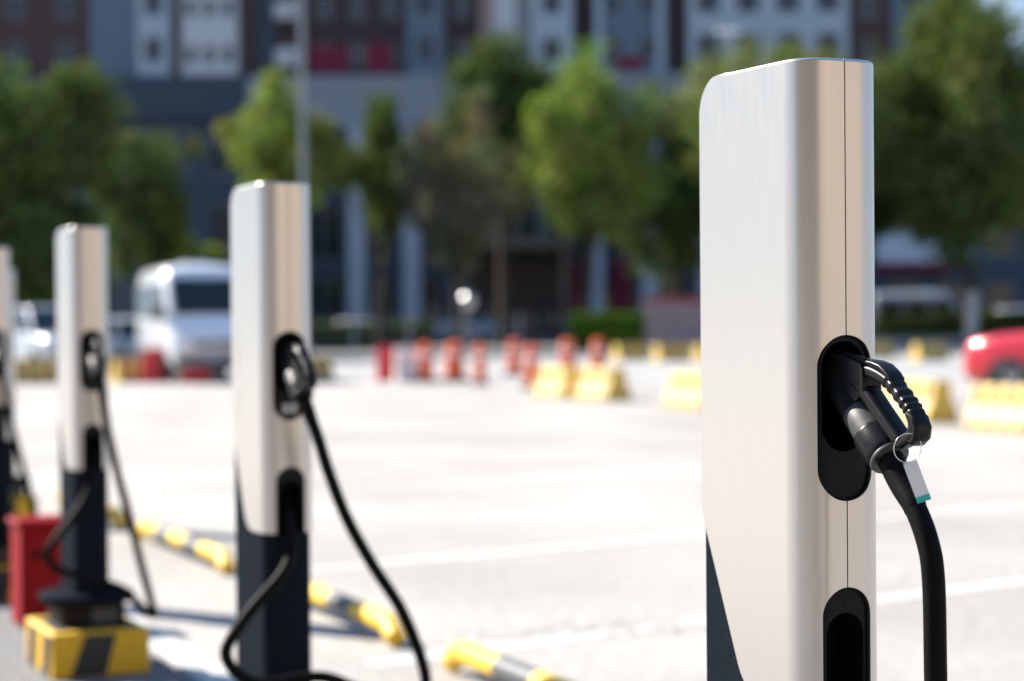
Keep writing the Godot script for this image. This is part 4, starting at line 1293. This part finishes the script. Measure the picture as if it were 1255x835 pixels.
func make_buildings() -> void:
	var z := -126.0
	# podium: shop and office floors under the towers
	var t := thing("podium_building", "dark slate podium building with pale columns and an entrance behind the trees", "building", Vector3.ZERO)
	wall(t, "facade", Vector3(-46.0, 0.1, z), 29.5, 14.2, 14.0, "slate", 9, 3, 2.1, 2.9, 1.0)
	part(t, "cornice", MB.new().box(Vector3(-31.2, 15.6, z - 6.6), Vector3(29.8, 2.7, 14.2), 0.05).mesh(), M.slate)
	wall(t, "facade", Vector3(-16.5, 0.1, z + 0.4), 34.0, 13.4, 14.0, "slate", 11, 3, 2.5, 3.4, 0.5)
	part(t, "cornice", MB.new().box(Vector3(0.5, 15.1, z - 6.2), Vector3(34.2, 3.4, 14.4), 0.05).mesh(), M.stone_grey)
	part(t, "cornice_lip", MB.new().box(Vector3(0.5, 13.62, z + 0.9), Vector3(34.6, 0.35, 1.2), 0.04).mesh(), M.stone_grey)
	wall(t, "facade", Vector3(17.5, 0.1, z), 24.0, 16.5, 14.0, "slate", 8, 4, 2.0, 2.4, 0.9)
	for x in [-9.6, -6.2, -13.2, 5.2, 8.6, 12.2, 15.8]:
		part(t, "column", MB.new().box(Vector3(x, 6.75, z + 2.4), Vector3(1.05, 13.3, 1.05), 0.06).mesh(), M.column_grey)
	part(t, "canopy", MB.new().box(Vector3(0.2, 5.9, z + 3.6), Vector3(7.0, 0.7, 6.0), 0.05).mesh(), M.bronze)
	for x in [-2.8, 3.2]:
		part(t, "canopy_post", MB.new().box(Vector3(x, 2.85, z + 6.0), Vector3(0.45, 5.4, 0.45), 0.03).mesh(), M.bronze)
	part(t, "entrance_wall", MB.new().box(Vector3(0.2, 2.7, z + 0.6), Vector3(5.6, 5.2, 0.6)).mesh(), M.brown_wall)
	for k in 4:
		var d := part(t, "door", MB.new().box(Vector3(-1.7 + 1.27 * k, 1.55, z + 0.95), Vector3(1.2, 2.9, 0.08), 0.02).mesh(), M.window_glass)
		part(d, "handle", MB.new().box(Vector3(-1.7 + 1.27 * k + 0.45, 1.4, z + 1.02), Vector3(0.05, 0.7, 0.06)).mesh(), M.chrome)
	for x in [3.7, 6.9]:
		part(t, "red_banner", MB.new().box(Vector3(x, 3.2, z + 1.0), Vector3(1.3, 3.6, 0.06), 0.01).mesh(), M.banner_red)

	t = thing("shop_sign", "pale blue shop sign board right of the nearest post", "sign", Vector3(25.4, 5.6, z + 0.4))
	part(t, "board", MB.new().box(Vector3(0, 0.1, 0), Vector3(4.6, 1.9, 0.3), 0.03).mesh(), M.sign_blue_white)
	part(t, "red_strip", MB.new().box(Vector3(0, -1.2, 0.1), Vector3(4.8, 0.5, 0.5), 0.03).mesh(), M.banner_red)
	for x in [-1.8, 1.8]:
		part(t, "bracket", MB.new().box(Vector3(x, 0.0, -0.25), Vector3(0.12, 1.5, 0.3)).mesh(), M.galvanised)
	t = thing("shop_sign", "small pale teal sign beside the larger shop sign", "sign", Vector3(28.6, 5.4, z + 0.4))
	part(t, "board", MB.new().box(Vector3(0, 0.1, 0), Vector3(1.4, 1.3, 0.3), 0.03).mesh(), M.sign_teal)
	part(t, "bracket", MB.new().box(Vector3(0, 0.0, -0.25), Vector3(0.12, 1.0, 0.3)).mesh(), M.galvanised)

	# towers standing on the podium
	var y := 16.95
	var h := 15.0
	t = thing("apartment_tower", "brick tower with blue grey panels and white bays in the upper left", "building")
	wall(t, "brick_wall", Vector3(-46.0, y, z - 1.0), 19.2, h, 11.0, "brick", 6, 5, 1.2, 1.5)
	wall(t, "panel_wall", Vector3(-26.8, y, z - 0.6), 3.1, h, 11.0, "panel_blue", 0, 0, 0, 0)
	wall(t, "window_bay", Vector3(-23.7, y, z - 0.2), 2.1, h, 11.0, "panel_pale", 1, 5, 1.2, 1.6)
	wall(t, "brick_wall", Vector3(-21.6, y, z - 1.0), 0.8, h, 11.0, "brick", 0, 0, 0, 0)
	wall(t, "window_bay", Vector3(-20.8, y - 0.3, z + 0.2), 3.5, h, 11.0, "render_white", 3, 5, 0.7, 1.2, 1.0)
	wall(t, "brick_wall", Vector3(-17.3, y, z - 1.0), 1.0, h, 11.0, "brick", 0, 0, 0, 0)
	wall(t, "panel_wall", Vector3(-16.3, y, z - 1.3), 1.3, h, 11.0, "slate", 0, 0, 0, 0)
	t = thing("apartment_tower", "dark brick tower with rounded white balconies and red banners", "building")
	wall(t, "brick_wall", Vector3(-15.0, 16.85, z - 1.4), 8.4, h, 11.0, "brick_dark", 4, 5, 1.0, 1.4)
	balconies(t, -14.3, 1.5, 17.6, 5, z - 1.0, "render_white", true)
	part(t, "red_banner", MB.new().box(Vector3(-11.6, 18.1, z - 1.30), Vector3(2.6, 1.7, 0.1)).mesh(), M.banner_red)
	part(t, "red_banner", MB.new().box(Vector3(-8.4, 18.1, z - 1.30), Vector3(1.6, 2.0, 0.1)).mesh(), M.banner_red)
	wall(t, "panel_wall", Vector3(-6.6, 16.85, z - 1.0), 2.4, h, 11.0, "panel_blue", 1, 5, 1.4, 1.8)
	wall(t, "brick_wall", Vector3(-4.2, 16.85, z - 1.4), 2.3, h, 11.0, "brick_dark", 1, 5, 0.9, 1.4)
	t = thing("apartment_tower", "tower with white and pinkish strips and pale blue bays above the bright tree", "building")
	wall(t, "pink_wall", Vector3(-1.9, 16.85, z - 0.8), 0.9, h, 11.0, "pinkish", 0, 0, 0, 0)
	wall(t, "white_wall", Vector3(-1.0, 16.85, z - 0.3), 1.4, h, 11.0, "render_white", 0, 0, 0, 0)
	wall(t, "grey_wall", Vector3(0.4, 16.85, z - 0.7), 1.0, h, 11.0, "stone_grey", 0, 0, 0, 0)
	wall(t, "window_bay", Vector3(1.4, 16.85, z - 0.4), 2.6, h, 11.0, "panel_pale", 1, 5, 1.3, 1.5)
	wall(t, "brick_wall", Vector3(4.0, 16.85, z - 1.4), 1.4, h, 11.0, "brick_dark", 0, 0, 0, 0)
	wall(t, "panel_wall", Vector3(5.4, 16.85, z - 0.9), 4.7, h, 11.0, "panel_blue", 2, 5, 1.2, 1.6)
	for x in [5.7, 9.6]:
		part(t, "pilaster", MB.new().box(Vector3(x, 24.3, z - 0.7), Vector3(0.45, h - 0.1, 0.5), 0.02).mesh(), M.panel_pale)
	part(t, "red_banner", MB.new().box(Vector3(7.6, 17.7, z - 0.80), Vector3(1.9, 0.8, 0.1)).mesh(), M.banner_red)
	wall(t, "brick_wall", Vector3(10.1, 16.85, z - 1.4), 1.3, h, 11.0, "brick_dark", 0, 0, 0, 0)
	t = thing("apartment_tower", "pale blue grey tower with square dark windows behind the nearest post's top", "building")
	wall(t, "pale_wall", Vector3(11.4, 16.85, z - 0.6), 10.2, h, 11.0, "panel_pale", 4, 5, 1.5, 1.7)
	wall(t, "brick_wall", Vector3(21.6, 16.65, z - 1.4), 2.9, h, 11.0, "brick", 1, 5, 1.1, 1.5)
	wall(t, "panel_wall", Vector3(24.5, 16.65, z - 1.0), 5.4, h, 11.0, "panel_blue", 2, 5, 1.4, 1.7)

	# buildings behind the camera, seen only as reflections in the metal
	t = thing("office_building", "sunlit beige building behind the camera, mirrored in the metal", "building")
	wall(t, "facade", Vector3(30.0, -0.05, 26.0), 22.0, 18.0, 12.0, "beige_wall", 5, 5, 1.6, 1.9, 1.1, -1.0)
	t = thing("office_building", "long sunlit beige building behind the camera, farther along the street", "building")
	wall(t, "facade", Vector3(96.0, -0.05, 26.0), 54.0, 18.0, 12.0, "beige_wall", 12, 5, 1.6, 1.9, 1.1, -1.0)
	t = thing("brick_building", "brown brick building behind the camera, mirrored in the metal", "building")
	wall(t, "facade", Vector3(7.0, -0.05, 25.0), 50.0, 26.0, 12.0, "brown_wall", 10, 7, 1.8, 1.9, 1.1, -1.0)

func _ready() -> void:
	make_materials()
	make_view()
	make_ground()
	make_buildings()
	make_plants()
	make_street()
	make_chargers()
	make_key_tag()
	make_red_box()
	make_stops()
	make_barriers()
	make_posts()
	make_vehicles()
